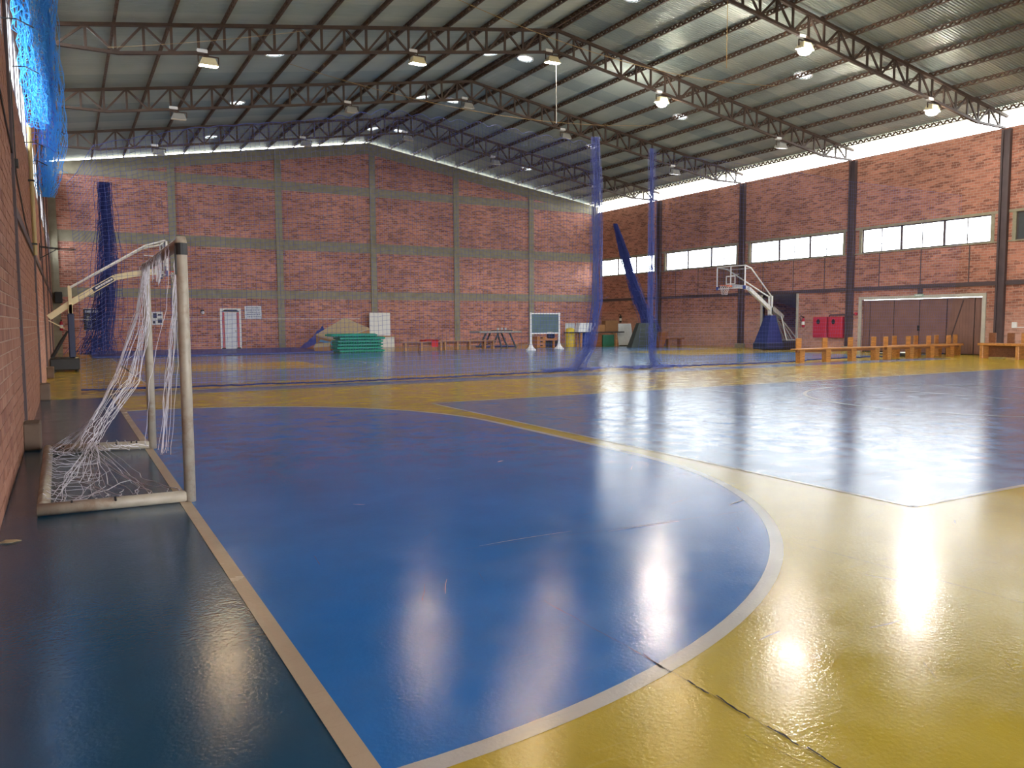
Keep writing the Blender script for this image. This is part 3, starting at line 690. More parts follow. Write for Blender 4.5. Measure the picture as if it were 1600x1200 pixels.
# dark gathered nets near the gable wall
tag(bundle([(1.72, 38.5, 7.45), (1.74, 38.5, 5.9), (1.75, 38.5, 4.4), (1.62, 38.5, 2.6), (1.35, 38.5, .95), (1.15, 38.5, .11)], [(0, .3), (.4, .55), (.8, .75), (1, 1.3)], 120, .011, wob=.06).build('gathered_net', M_netd), 'dark blue gathered net hanging by the gable wall near the rules board', 'net')
tag(bundle([(29.0, 38.7, 7.25), (29.0, 38.1, 6.0), (29.0, 37.2, 4.1), (29.0, 36.3, 2.5), (29.0, 35.6, 1.5), (29, 35.2, .6), (29.0, 35.05, .05)], [(0, .12), (.25, .4), (.6, .5), (.8, .8), (1, 1.0)], 130, .013, wob=.05).build('gathered_net', M_netd), 'dark blue gathered net slanting down beside the leaning dark mat', 'net')

# ------------------------------------------------------------------ goal
gl = thing('futsal_goal', 'worn cream tube goal with ragged white net on the court line', 'goal', (GX, 8.15, 0))
PR = .043
for y in (GY0, GY1): MB().tube([(GX, y, 0), (GX, y, 1.0), (GX, y, 2.03), (GX, y, 2.07)], [PR, PR, PR, PR * .8], 16).build('post', M_offw, gl, True)
MB().tube([(GX, GY0 + .04, 2.025), (GX, GY1 - .04, 2.025)], PR, 16).build('crossbar', mat('worn brown crossbar paint', (.30, .22, .18), .5, var=.25, dirt=(.12, .07, .05)), gl, True)
BX = -.19
for y in (GY0, GY1): MB().tube([(GX - .03, y, .047), (BX - .04, y + (.04 if y == GY0 else .25), .047)], .045, 14).build('base_side_bar', M_offw, gl, True)
MB().tube([(BX, GY0 + .07, .05), (BX - .02, GY1 + .2, .05)], .045, 14).build('base_back_bar', M_offw, gl, True)
m = MB(); m.box(GX - .046, GY0 - .02, 1.78, GX - .01, GY0 + .035, 2.0); m.tube([(GX, GY0, 1.93), (GX, GY0, 2.02)], PR + .004, 14); m.build('black_tape', M_black, gl)
m = MB()
for k in range(7): y = R_.choice((GY0, GY1)); x = R_.uniform(BX, GX - .1); m.tube([(x, y + (-.035 if R_.random() < .5 else .03), .075), (x, y, .095)], .008, 6)
m.build('net_hook', M_black, gl)
def wavy(pts, n=22, a=.02):
    pts = [Vector(p) for p in pts]; L = []; o = Vector((0, 0, 0))
    for k in range(n + 1):
        u = k / n * (len(pts) - 1); i = min(int(u), len(pts) - 2); f = u - i; f = f * f * (3 - 2 * f) * .5 + f * .5
        o = o * .6 + Vector([R_.uniform(-a, a) for _ in range(3)]); q = pts[i].lerp(pts[i + 1], f) + o; q.z = max(q.z, .006); L.append(q)
    return L
m = MB(); strands = []
for k in range(15):   # main torn bundle: far crossbar -> falls -> trails to the back corner
    s = R_.gauss(0, 1); y0 = GY1 - .08 - abs(R_.gauss(0, .28)); e = R_.random()
    p = [(GX - .02, y0, 2.0), (GX - .05 + .03 * s, y0 - .05, 1.4), (GX - .20 + .07 * s, y0 - .1 + .05 * s, .8), (.32 + .07 * s, 9.05 + .1 * s, .42), (.15 + .05 * s, 8.6, .2)]
    p += [(-.02 + .05 * s, 7.7 + .15 * s, .09), (BX + .05 + .1 * e, GY0 + .1 + .5 * R_.random(), .07)] if R_.random() < .5 else [(R_.uniform(-.1, .5), R_.uniform(7.2, 8.2), .03), (R_.uniform(-.15, .6), GY0 + .05, .08)]
    L = wavy(p, 30, .018); strands.append(L); m.strand(L, .0030)
for k in range(60):  # knotted cross cords inside the bundle
    a, b = R_.sample(strands, 2); i = R_.randrange(3, 27); j = max(0, min(30, i + R_.randrange(-2, 3)))
    if (a[i] - b[j]).length < .35: m.strand([a[i], a[i].lerp(b[j], .5) + Vector((0, 0, -.03)), b[j]], .0024)
m.build('torn_net_bundle', M_netw, gl)['kind'] = 'stuff'
m = MB()
for k in range(12):   # side cords falling from the crossbar close to the near post
    y0 = GY0 + .06 + abs(R_.gauss(0, .3)); x1 = GX - .05 - abs(R_.gauss(0, .10)); L = wavy([(GX, y0, 2.02), (GX - .03, y0 + .03, 1.5), (x1, y0 + .1, .9), (x1 - .05, y0 + .15, .35)], 18, .012); m.strand(L, .0026)
for k in range(26):   # loops over the bar
    y0 = R_.uniform(GY0 + .1, GY1 - .1); d = R_.uniform(.04, .3); ww = R_.uniform(.05, .25)
    m.strand(wavy([(GX + .045, y0, 2.03), (GX, y0, 2.073), (GX - .046, y0, 2.02), (GX - .05, y0 + ww / 2, 2.02 - d), (GX - .046, y0 + ww, 2.02), (GX, y0 + ww, 2.073)], 16, .008), .004)
m.build('hanging_cords', M_netw, gl)['kind'] = 'stuff'
m = MB()
for k in range(24):   # short cords tied along the back bar
    y0 = GY0 + .1 + k * .125; m.strand(wavy([(BX, y0, .097), (BX + .08, y0 + .02, .06), (BX + .2 + R_.uniform(0, .25), y0 + R_.uniform(-.1, .2), .02)], 9, .012), .0034)
for k in range(9):    # cords from the near side bar into the heap
    x0 = BX + .12 + k * .1; m.strand(wavy([(x0, GY0 + .03, .09), (x0 + .02, GY0 + .4, .03), (x0 + .05 - .03 * k, GY0 + 1.0, .05), (.2, 8.6, .25)], 16, .02), .0036)
for k in range(10):
    x0 = BX + .1 + k * .09; m.strand(wavy([(x0, GY1 + .1, .095), (x0 + .03, GY1 - .2, .05), (x0 * .5 + .1, 9.1, .15)], 10, .02), .0034)
for k in range(14):
    y0 = 8.6 + R_.uniform(0, 1.1); m.strand(wavy([(BX, y0, .09), (0.0, y0 - .05, .2), (.2, 9.0, .42), (.45, 9.25, .85), (GX - .12, 9.5, 1.5), (GX - .02, GY1 - .1, 2.0)], 22, .015), .0026)
m.build('floor_cords', M_netw, gl)['kind'] = 'stuff'

# ------------------------------------------------------------------ basketball stands
def hoop_stand(name, label, mirror, arm, brace, post_x, post_top, pad_m, base, cw, frame_m, steel_lo):
    """mirror +1: board faces +x (left stand), -1: faces -x"""
    Y = 27.2; s = mirror; t = thing(name, label, 'basketball hoop', (post_x, Y, 0))
    bx = 2.81 if s > 0 else 27.05
    fr = MB(); e = .035
    for a, b in ((26.3, 26.3 + e), (28.1 - e, 28.1)): fr.box(bx - .025, a, 2.9, bx + .025, b, 3.95)
    for a, b in ((2.9, 2.9 + e), (3.95 - e, 3.95)): fr.box(bx - .025, 26.3, a, bx + .025, 28.1, b)
    fr.box(bx - .02, 27.18, 2.95, bx + .02, 27.22, 3.95)
    bf = fr.build('backboard_frame', M_white, t)
    MB().box(bx - .006, 26.33, 2.93, bx + .006, 28.07, 3.92).build('glass', M_glassb, bf)
    q = MB(); f = bx + s * .012
    for a, b, c, d in ((26.9, 3.1, 26.945, 3.5), (27.455, 3.1, 27.5, 3.5), (26.9, 3.1, 27.5, 3.145), (26.9, 3.455, 27.5, 3.5)): q.box(min(f - .004, f + .004), a, b, max(f - .004, f + .004), c, d)
    q.build('target_square', M_white, bf)
    m = MB(); [m.box(bx - .03, a, 2.86, bx + .03, b, 3.02) for a, b in ((26.28, 26.42), (27.98, 28.12))]; m.build('edge_padding', M_blue, bf)
    rc = bx + s * .375
    rm = MB(); rm.tube([(rc + .225 * math.cos(2 * PI * k / 28), Y + .225 * math.sin(2 * PI * k / 28), 3.05) for k in range(29)], .012, 6); rm.bbox(min(bx, rc - s * .2), Y - .1, 2.98, max(bx, rc - s * .2), Y + .1, 3.06, .01)
    ro = rm.build('rim', M_orange, t)
    m = MB(); n = 12
    def rp(k, z): r = .215 - .09 * (3.03 - z) / .42; a = 2 * PI * k / n; return (rc + r * math.cos(a), Y + r * math.sin(a), z)
    for k in range(n):
        m.strand([rp(k + .5 * q, 3.03 - .07 * q) for q in range(7)], .006); m.strand([rp(k - .5 * q, 3.03 - .07 * q) for q in range(7)], .006)
    m.build('hoop_net', M_netw, ro)['kind'] = 'stuff'
    m = MB()
    for a, b in zip(arm, arm[1:]): m.bar((a[0], Y, a[1]), (b[0], Y, b[1]), .14, .17)
    ao_ = m.build('main_arm', frame_m, t)
    k = len(arm) - 1; a, b = Vector((arm[-3 if s > 0 else 1][0], Y, arm[-3 if s > 0 else 1][1])), Vector((arm[-4 if s > 0 else 2][0], Y, arm[-4 if s > 0 else 2][1]))
    p0, p1 = a.lerp(b, .05), a.lerp(b, .55 if s < 0 else .52); m = MB(); m.bar(p0, p1, .15, .12); lab = m.build('sticker', M_navy if s > 0 else M_blue, ao_)
    m = MB()
    for q in range(7): c = p0.lerp(p1, (q + .7) / 8.2); m.bar(c - Vector((.03, 0, .02)), c + Vector((.03, 0, .02)), .158, .05)
    m.build('sticker_print', M_white, ao_)['kind'] = 'stuff'
    for sy in (-1, 1):
        MB().tube([(x, Y + sy * dy, z) for x, dy, z in brace], .032, 8).build('brace_tube', M_white, t)
    m = MB(); x0, dy0, z0 = brace[1]; m.tube([(x0, Y - dy0, z0 - .02), (x0, Y + dy0, z0 - .02)], .02, 6); m.bar((bx, Y, 3.5), (x0 - s * .0, Y, z0 - .25), .03); m.bar((bx - s * .02, Y, 3.0), (arm[-1][0], Y, arm[-1][1]), .1); m.build('cross_tube', M_white, t)
    m = MB()
    for dy in (-.09, .09): m.bbox(post_x - .05, Y + dy - .03, .3, post_x + .05, Y + dy + .03, post_top, .008)
    m.bbox(post_x - .06, Y - .12, post_top - .9, post_x + .06, Y + .12, post_top - .55, .01)
    m.build('post', steel_lo, t)
    base(t, Y); cw(t, Y)
    return t
def base_l(t, Y):
    MB().bbox(-.42, 26.75, .05, .36, 28.0, .40, .03).build('base', M_black, t)
    MB().bbox(.09, Y - .16, .40, .27, Y + .16, 1.72, .03).build('post_padding', M_navy, t)
    MB().tube([(-.36, Y - .1, .42), (-.08, Y - .1, .92), (.08, Y - .1, 1.2)], [.05, .05, .025], 8).build('lift_strut', M_black, t)
    MB().bar((-.40, Y, 1.52), (0, Y, 1.28), .03).build('thin_rod', M_cream, t)
    m = MB(); [m.lathe([(.05, 0), (.05, .05)], x, y) for x in (-.3, .28) for y in (26.9, 27.85)]; m.build('caster', M_black, t)
    MB().box(.24, 26.9, .38, .33, 27.1, .42).build('base_plate', M_cream, t)
hoop_stand('basketball_stand', 'portable basketball stand with cream arm and black base at the goal wall', 1,
           [(-.39, 1.60), (.22, 2.06), (1.42, 2.83), (2.17, 2.99), (2.62, 3.03)][::1], [(.2, .10, 2.5), (2.25, .42, 3.78), (2.78, .82, 3.93)], .18, 2.55, None, base_l, lambda t, Y: None, M_cream, M_cream)
def base_r(t, Y):
    MB().bbox(29.0, 26.75, .04, 30.15, 27.65, .36, .03).build('base', M_navy, t)
    MB().bbox(30.17, 26.8, .04, 31.3, 27.6, .42, .02).build('ballast', M_black, t)
    MB().hexa([(29.05, 26.80, .36), (30.12, 26.80, .36), (30.12, 27.6, .36), (29.05, 27.6, .36)], [(29.5, 27.02, 1.66), (29.85, 27.02, 1.66), (29.85, 27.38, 1.66), (29.5, 27.38, 1.66)]).build('tower_padding', mat('deep blue padding', (.016, .03, .15), .45), t)
def cw_r(t, Y):
    m = MB()
    for dy in (-.25, .25):
        m.bar((30.3, Y + dy * .5, 1.62), (30.55, Y + dy, .46), .05); m.bar((30.4, Y + dy * .5, 1.4), (31.3, Y + dy, .5), .05); m.bar((30.55, Y + dy, .47), (31.3, Y + dy, .47), .06); m.bar((30.45, Y + dy * .7, 1.2), (30.95, Y + dy, .48), .04)
    m.bar((30.55, Y - .25, .47), (30.55, Y + .25, .47), .05); m.bar((31.3, Y - .25, .47), (31.3, Y + .25, .47), .05)
    m.build('counterweight_frame', M_grey, t)
    MB().bar((29.75, Y, 2.02), (30.5, Y, 1.58), .2, .2).build('arm_tail', M_grey, t)
hoop_stand('basketball_stand', 'white basketball stand with navy padded tower by the alcove opening', -1,
           [(29.7, 1.95), (28.22, 2.92), (27.9, 3.0), (27.08, 3.03)], [(29.62, .10, 2.58), (27.55, .74, 3.84), (27.08, .86, 3.92)], 29.68, 2.6, None, base_r, cw_r, M_white, M_white)

# ------------------------------------------------------------------ benches with plank uprights
def plank_bench(label, x0, x1, y, ups, m=M_wood, hgt=.82):
    t = thing('wooden_bench', label, 'bench', ((x0 + x1) / 2, y, 0), 'varnished benches by the brown door')
    MB().bbox(x0, y - .16, .43, x1, y + .16, .475, .008).build('seat', m, t)
    MB().box(x0 + .1, y - .03, .35, x1 - .1, y + .03, .43).build('rail', M_woodd, t)
    for k, x in enumerate(ups):
        MB().hexa([(x - .10, y - .05, 0), (x + .10, y - .05, 0), (x + .10, y + .14, 0), (x - .10, y + .14, 0)], [(x - .125, y - .05, .43), (x + .125, y - .05, .43), (x + .125, y + .14, .43), (x - .125, y + .14, .43)]).build('leg', m, t)
        MB().bbox(x - .125, y + .10, .475, x + .125, y + .14, hgt, .006).build('upright_plank', m, t)
    return t
plank_bench('varnished bench with spaced uprights standing before the red hose cabinets', 20.98, 25.42, 18.18, [21.33, 22.62, 23.94, 25.2])
plank_bench('front varnished bench before the brown door with uprights left of each pair', 25.47, 30.1, 18.1, [25.76, 27.06, 28.29, 29.54])
plank_bench('rear varnished bench before the brown door with uprights right of each pair', 26.6, 31.1, 18.72, [27.15, 28.45, 29.75, 31.0])
t = thing('wooden_bench', 'varnished box bench along the windowed wall past the brown door', 'bench', (29.3, 14.9, 0), 'varnished benches by the brown door')
MB().bbox(29.1, 13.0, .47, 29.55, 16.85, .56, .01).build('seat', M_wood, t)
for y in (16.72, 15.47, 14.2, 13.1):
    MB().bbox(29.12, y - .06, 0, 29.53, y + .06, .47, .01).build('leg', M_wood, t)
MB().box(29.5, 13.0, .05, 29.53, 16.7, .47).build('back_board', M_woodd, t)
for y in (16.55, 15.9, 15.42, 14.4): MB().bbox(29.50, y - .13, .56, 29.54, y + .13, .93, .006).build('upright_plank', M_woodd if y > 15.8 else M_wood, t)

# ------------------------------------------------------------------ items on the right wall
def extinguisher(name, label, x, y, z, nx, ny, body=M_red):
    t = thing(name, label, 'fire extinguisher', (x, y, z))
    MB().lathe([(.03, z - .28), (.075, z - .26), (.075, z + .08), (.05, z + .15), (.025, z + .18)], x, y, 14).build('cylinder', body, t, True)
    MB().lathe([(.077, z - .16), (.077, z + .0)], x, y, 14, False).build('label_band', M_white, t)
    m = MB(); m.box(x - .03, y - .03, z + .18, x + .03, y + .03, z + .24); m.bar((x, y, z + .24), (x - nx * .02, y + .12, z + .26), .02); m.build('valve', M_black, t)
    MB().tube([(x, y, z + .21), (x, y + .14, z + .3), (x, y + .22, z + .2), (x, y + .1, z + .0), (x, y + .085, z - .18)], .012, 6).build('hose', M_black, t)
    MB().bar((x, y, z + .1), (x + nx * .085, y + ny * .085, z + .1), .04).build('wall_hook', M_black, t)
extinguisher('fire_extinguisher', 'fire extinguisher on brick between the alcove opening and hose cabinets', XR - .09, 26.7, 1.36, 1, 0, M_red)
extinguisher('fire_extinguisher', 'fire extinguisher hung high above the leaning white panel', XR - .09, 41.3, 1.62, 1, 0, M_black)
extinguisher('fire_extinguisher', 'red fire extinguisher in the shaded corner behind the basketball stand', -.12, YB - .26, 1.38, 0, 1, M_red)
for k, (y0, y1) in enumerate(((25.27, 26.03), (24.40, 25.16))):
    t = thing('hose_cabinet', 'red fire hose cabinet with round window, %s' % ('the one nearer the alcove opening' if k == 0 else 'the one nearer the brown door'), 'hose cabinet', (XR - .1, (y0 + y1) / 2, .6), 'red hose cabinets')
    MB().bbox(XR - .2, y0, .6, XR, y1, 1.58, .01).build('body', M_red, t)
    d = MB().bbox(XR - .225, y0 + .02, .62, XR - .2, y1 - .02, 1.56, .006).build('door', M_red, t)
    m = MB(); yc = y0 + (.38 if k == 0 else .40) + .06; m.add([(XR - .229, yc + .10 * math.cos(2 * PI * q / 20), 1.35 + .12 * math.sin(2 * PI * q / 20)) for q in range(20)] + [(XR - .222, yc + .10 * math.cos(2 * PI * q / 20), 1.35 + .12 * math.sin(2 * PI * q / 20)) for q in range(20)], [tuple(range(20))] + [(q, (q + 1) % 20, 20 + (q + 1) % 20, 20 + q) for q in range(20)]); m.build('round_window', M_black, d)
t = thing('hydrant_pipe', 'dark water pipe with valve running above the red hose cabinets', 'pipe', (XR - .05, 24.3, 1.67))
MB().tube([(XR - .06, 25.22, 1.3), (XR - .06, 25.22, 1.62), (XR - .06, 25.17, 1.67), (XR - .20, 24.4, 1.67), (XR - .20, 23.9, 1.67), (XR - .06, 23.72, 1.67)], .028, 8).build('pipe', M_pillar, t)
m = MB(); m.tube([(XR - .06, 23.75, 1.7), (XR - .14, 23.75, 1.7)], .07, 12); m.build('valve_wheel', M_red, t)
t = thing('exit_sign', 'small green and white exit sign above the brown door', 'exit sign', (XR - .06, 20.75, 2.5))
MB().bbox(XR - .07, 20.55, 2.40, XR - .045, 20.95, 2.50, .004).build('plate', mat('pale green sign', (.35, .55, .42), .5), t)
MB().box(XR - .075, 20.6, 2.43, XR - .071, 20.9, 2.47).build('pictogram', M_white, t)
t = thing('socket_box', 'small white box with thin white conduit on brick beyond the door', 'socket', (XR - .03, 16.85, 1.2))
MB().bbox(XR - .06, 16.76, 1.09, XR, 16.94, 1.31, .006).build('box', M_white, t); MB().box(XR - .02, 11.0, 1.10, XR, 16.76, 1.125).build('conduit', M_white, t)

# small discs on the floor near the benches
def disc(label, x, y, r, h):
    t = thing('floor_drum', label, 'drum', (x, y, 0))
    MB().lathe([(r * .8, 0), (r * .95, h * .3), (r * .9, h * .75)], x, y, 20).build('body', M_black, t, True); MB().lathe([(r, h * .75), (r, h * .9), (r * .9, h)], x, y, 20).build('top', M_white, t, True)
disc('low dark drum with white top on the floor behind the benches', 28.4, 19.3, .20, .17)
disc('small white marker disc behind the rear bench, close to the drum', 29.6, 20.4, .13, .07)
disc('small white marker disc behind the bench, farther from the drum', 29.7, 21.2, .13, .06)

# ------------------------------------------------------------------ items on and before the gable wall
yb = YB
pd = MB(); pd.box(7.18, yb - .05, .05, 7.40, yb, 2.2); pd.box(8.03, yb - .05, .05, 8.25, yb, 2.2); pd.box(7.40, yb - .05, 1.98, 8.03, yb, 2.2)
pd = struct(pd.build('door_2', M_white), 'white door with red inner edges in the gable wall')
MB().bbox(7.42, yb - .035, .06, 8.01, yb - .01, 1.97, .005).build('door_leaf', mat('pale white leaf', (.68, .70, .76), .4), pd)
for x in (7.31, 7.365, 8.065, 8.12): MB().box(x - .022, yb - .056, .05, x + .022, yb - .05, 2.0).build('red_stripe', M_red, pd)
MB().hexa([(7.24, yb - .06, 2.02), (8.19, yb - .06, 2.02), (8.19, yb - .05, 2.02), (7.24, yb - .05, 2.02)], [(7.42, yb - .06, 2.14), (8.01, yb - .06, 2.14), (8.01, yb - .05, 2.14), (7.42, yb - .05, 2.14)]).build('black_head_stripe', M_black, pd)
for x in (7.33, 8.1): MB().box(x - .1, yb - .06, .04, x + .1, yb - .05, .12).build('black_foot_stripe', M_black, pd)
MB().box(7.93, yb - .06, .95, 7.98, yb - .03, 1.05).build('door_handle', M_grey, pd)
def textrows(t, x0, x1, z0, z1, y, rows, m, seed):
    r = random.Random(seed); b = MB()
    for k in range(rows):
        z = z1 - (k + .5) * (z1 - z0) / rows; h = (z1 - z0) / rows * .28; x = x0 + r.uniform(0, .1) * (x1 - x0)
        while x < x1 - .03:
            wd = r.uniform(.03, .10); b.box(x, y - .003, z - h, min(x + wd, x1), y, z + h); x += wd + .022
    b.build('print', m, t)['kind'] = 'stuff'
t = thing('notice_board', 'white notice with rows of dark print beside the white door', 'sign', (8.89, yb, 2.0))
MB().bbox(8.45, yb - .03, 1.66, 9.33, yb, 2.34, .005).build('plate', mat('pale blue-white plate', (.68, .72, .80), .4), t); textrows(t, 8.52, 9.27, 1.70, 2.30, yb - .03, 5, mat('faint print', (.30, .33, .42), .6), 1)
t = thing('rules_board', 'dark navy board with white header and list by the basketball post', 'sign', (1.2, yb, 1.6))
MB().bbox(.84, yb - .03, 1.12, 1.58, yb, 2.17, .005).build('plate', M_black, t); MB().box(.90, yb - .034, 1.97, 1.54, yb - .03, 2.08).build('header', mat('pale header', (.45, .50, .60), .5), t)
textrows(t, .95, 1.2, 1.22, 1.82, yb - .03, 9, mat('pale list print', (.35, .38, .45), .6), 2); m = MB(); m.box(.84, yb - .035, 1.10, 1.58, yb - .03, 1.125); m.box(.84, yb - .035, 2.15, 1.58, yb - .03, 2.17); m.build('edge_strip', M_white, t)
t = thing('poster', 'small white poster with dark patches seen through the goal net', 'poster', (4.15, yb, 1.7))
MB().box(3.89, yb - .01, 1.34, 4.41, yb, 2.02).build('sheet', M_white, t); m = MB()
for a, b, c, d in ((3.95, 1.7, 4.12, 1.95), (4.18, 1.82, 4.35, 1.9), (4.16, 1.45, 4.36, 1.68), (3.93, 1.42, 4.05, 1.55)): m.box(a, yb - .014, b, c, yb - .01, d)
m.build('print', M_text, t)['kind'] = 'stuff'
t = thing('wall_lamp', 'small round white emergency lamp on brick near the white door', 'lamp', (6.31, yb, 2.0))
MB().bbox(6.22, yb - .05, 1.93, 6.40, yb, 2.13, .01).build('back_plate', M_black, t); m = MB(); m.tube([(6.33, yb - .05, 1.98), (6.33, yb - .12, 1.98)], [.09, .07], 12); m.build('head', M_white, t)
t = thing('wall_conduit', 'thin white conduit running level along the gable wall', 'conduit', (7, yb, 1.64))
for a, b in ((.3, 7.17), (8.26, 14.8)): MB().box(a, yb - .13, 1.63, b, yb - .105, 1.655).build('pipe', M_white, t)
tag(MB().bbox(-.34, yb - .5, 2.42, -.02, yb - .18, 2.95, .02).build('loudspeaker', M_black), 'black loudspeaker box in the corner above the extinguisher', 'loudspeaker')

# mats on the floor
tag(MB().bbox(.95, 36.55, .003, 11.0, yb - .18, .075, .02).build('wrestling_mat', M_blue), 'wide blue-violet mat lying along the gable wall', 'mat')
tag(MB().bbox(20.4, 39.1, .003, 22.4, 40.4, .06, .02).build('exercise_mat', M_blue), 'blue mat on the floor beside the grey trestle table', 'mat')
# crumpled tarp
m = MB(); nx, ny = 26, 16
for i in range(nx + 1):
    for j in range(ny + 1):
        u, v = i / nx, j / ny; h = max(0, min(u * 1.15, (1 - u) * 2.2)) * (.4 + .6 * v) * (1 - .5 * max(0, v - .7) * 2)
        f = .13 * math.sin(17 * u + 6 * v) + .09 * math.sin(31 * u - 9 * v); m.v.append((10.95 + 1.75 * u + .1 * f, 41.2 + 1.4 * v + .2 * f, .085 + max(0, h * 1.75 + f * h * 1.3)))
for i in range(nx):
    for j in range(ny): a = i * (ny + 1) + j; m.f.append((a, a + ny + 1, a + ny + 2, a + 1))
tag(m.build('tarpaulin', M_bright), 'crumpled bright blue tarpaulin heaped behind the beige mattress', 'tarpaulin')
# foam mattresses
def slab(name, quad, drops, label, cat, m1, m2, patch=None):
    a = [Vector(p) for p in quad]; b = [p - Vector((0, 0, d)) for p, d in zip(a, drops)]; t = thing(name, label, cat, tuple(sum(b, Vector()) / 4))
    mid = [p - Vector((0, 0, .06)) for p in a]
    MB().hexa(mid, a).build('top_cover', m1, t); MB().hexa(b, mid).build('side_band', m2, t)
    if patch: MB().prism(patch, (0, -.02, -.01)).build('label_patch', mat('blue label', (.10, .28, .48), .5), t)
slab('foam_mattress', [(10.85, 39.0, .84), (11.45, 37.85, .58), (13.35, 38.2, 1.14), (12.55, 39.7, 1.68)], (.76, .502, .24, .3), 'thick beige foam mattress propped slanting behind the green stack', 'mattress', M_foam, M_foamd, [(10.9, 38.6, .50), (11.3, 37.98, .38), (11.34, 37.98, .47), (10.96, 38.6, .60)])
slab('foam_mattress', [(10.3, 37.4, .30), (10.88, 36.75, .36), (10.98, 37.0, .48), (10.45, 37.6, .42)], (.222, .282, .402, .342), 'small beige foam block lying low at the green stack corner', 'mattress', M_foam, M_foamd)
# green plastic grid panels
names = ['bottom', 'second from bottom', 'third from bottom', 'third from top', 'second from top', 'top']
for k in range(6):
    z = .004 + k * .150; zt_ = z + .11; ox = R_.uniform(-.08, .08) - (.28 if k == 5 else 0); oy = R_.uniform(-.05, .05); x0, x1, y0, y1 = 11.15 + ox, 13.38 + ox, 36.25 + oy, 37.45 + oy
    t = thing('grid_panel', 'green plastic grid panel, %s of the stack by the blue mat' % names[k], 'grid panel', ((x0 + x1) / 2, (y0 + y1) / 2, z), 'stacked green grid panels')
    m = MB(); m.box(x0, y0 + .06, z + .04, x1, y0 + .10, zt_); m.box(x0, y1 - .07, z + .03, x1, y1 - .03, zt_); m.box(x0 + .03, y0 + .03, z + .03, x0 + .07, y1 - .03, zt_); m.box(x1 - .07, y0 + .03, z + .03, x1 - .03, y1 - .03, zt_); m.build('frame', M_green, t)
    m = MB()
    for q in range(1, 18): x = x0 + q * (x1 - x0) / 18; m.bar((x - .022, y0 - .01, z + .012), (x + .022, y0 - .01, z + .115), .028, .02); m.box(x - .016, y0 - .012, z, x + .016, y1 + .012, z + .03); m.box(x - .016, y0, z + .105, x + .016, y1, z + .140)
    m.build('cross_slats', M_green, t)['kind'] = 'stuff'
    m = MB(); [m.box(x0 + .04, y0 + q * .2 - .015, z + .06, x1 - .04, y0 + q * .2 + .015, z + .105) for q in range(1, 6)]; m.build('long_slats', M_green, t)['kind'] = 'stuff'
# white board and little cabinet behind
t = thing('white_board', 'square white board propped above the green stack', 'board', (15.9, yb - .5, .6))
MB().bbox(15.24, yb - .50, .66, 16.5, yb - .46, 1.98, .006).build('panel', M_white, t); MB().box(15.30, yb - .46, .64, 15.36, yb - .42, 1.95).build('back_rail', M_grey, t)
t = thing('small_cabinet', 'low white cabinet with thin brown top under the white board', 'cabinet', (16.0, yb - .5, 0))
MB().bbox(15.3, yb - .75, 0, 16.65, yb - .25, .58, .01).build('body', M_white, t); MB().box(15.2, yb - .8, .58, 17.0, yb - .2, .64).build('top', M_woodl, t)
# low gym benches and red cloth
def low_bench(label, x0, x1, y, legs):
    t = thing('gym_bench', label, 'bench', ((x0 + x1) / 2, y, 0), 'low gym benches')
    MB().bbox(x0, y - .17, .42, x1, y + .17, .47, .008).build('seat', M_woodl, t)
    for x in legs:
        for dy in (-.12, .12): MB().bbox(x - .05, y + dy - .04, 0, x + .05, y + dy + .04, .42, .006).build('leg', M_woodl, t)
    MB().box(x0 + .1, y - .02, .3, x1 - .1, y + .02, .42).build('rail', M_woodd, t)
low_bench('low brown bench nearest the green stack, without cloth on its end', 14.3, 16.55, 36.4, [14.5, 15.35, 16.4])
low_bench('longer low brown bench running towards the grey trestle table', 16.75, 19.85, 37.0, [16.9, 17.6, 18.3, 19.2, 19.7])
m = MB()
for i in range(9):
    for j in range(5): m.v.append((15.35 + i * .12, 36.26 + j * .075, .475 + .06 * math.sin(i * 1.3 + j) * .5 + .05 + (.02 if 2 < i < 6 else 0)))
for i in range(8):
    for j in range(4): a = i * 5 + j; m.f.append((a, a + 5, a + 6, a + 1))
m.box(15.35, 36.25, .471, 16.31, 36.55, .50); m.box(15.85, 36.17, .18, 16.2, 36.20, .49)
tag(m.build('red_cloth', M_redc), 'red cloth folded on the low bench', 'cloth')
# grey trestle table with tray and cups
t = thing('trestle_table', 'grey folding table on dark splayed legs before the gable wall', 'table', (20.6, 38.2, 0))
MB().bbox(19.3, 37.7, .82, 21.9, 38.9, .93, .015).build('tabletop', M_grey, t)
for a, b in (((19.75, 37.8, .82), (19.3, 37.8, .05)), ((20.5, 37.8, .82), (20.1, 37.8, 0)), ((20.45, 37.8, .82), (20.7, 37.8, 0)), ((21.2, 37.8, .82), (21.6, 37.8, .0)), ((20.5, 38.75, .82), (20.1, 38.75, 0)), ((21.2, 38.75, .82), (21.6, 38.75, 0))): MB().bar(a, b, .07, .07).build('leg', mat('dark blue-grey steel', (.05, .07, .10), .5), t)
MB().bar((19.4, 37.8, .12), (20.1, 37.8, .3), .05).build('curved_stay', M_black, t)
tag(MB().bbox(20.25, 37.8, .93, 21.4, 38.2, .97, .01).build('tray', M_black), 'thin black tray on the grey trestle table', 'tray')
for k, (x, s) in enumerate(((20.58, 'left-most'), (20.82, 'middle'), (21.06, 'right-most'))): 
    tag(MB().lathe([(.035, .972), (.05, 1.0), (.055, 1.10), (.045, 1.105)], x, 38.0, 12).build('white_cup', M_white, None, True), '%s of the three white cups on the black tray' % s, 'cup', 'white cups on the tray')
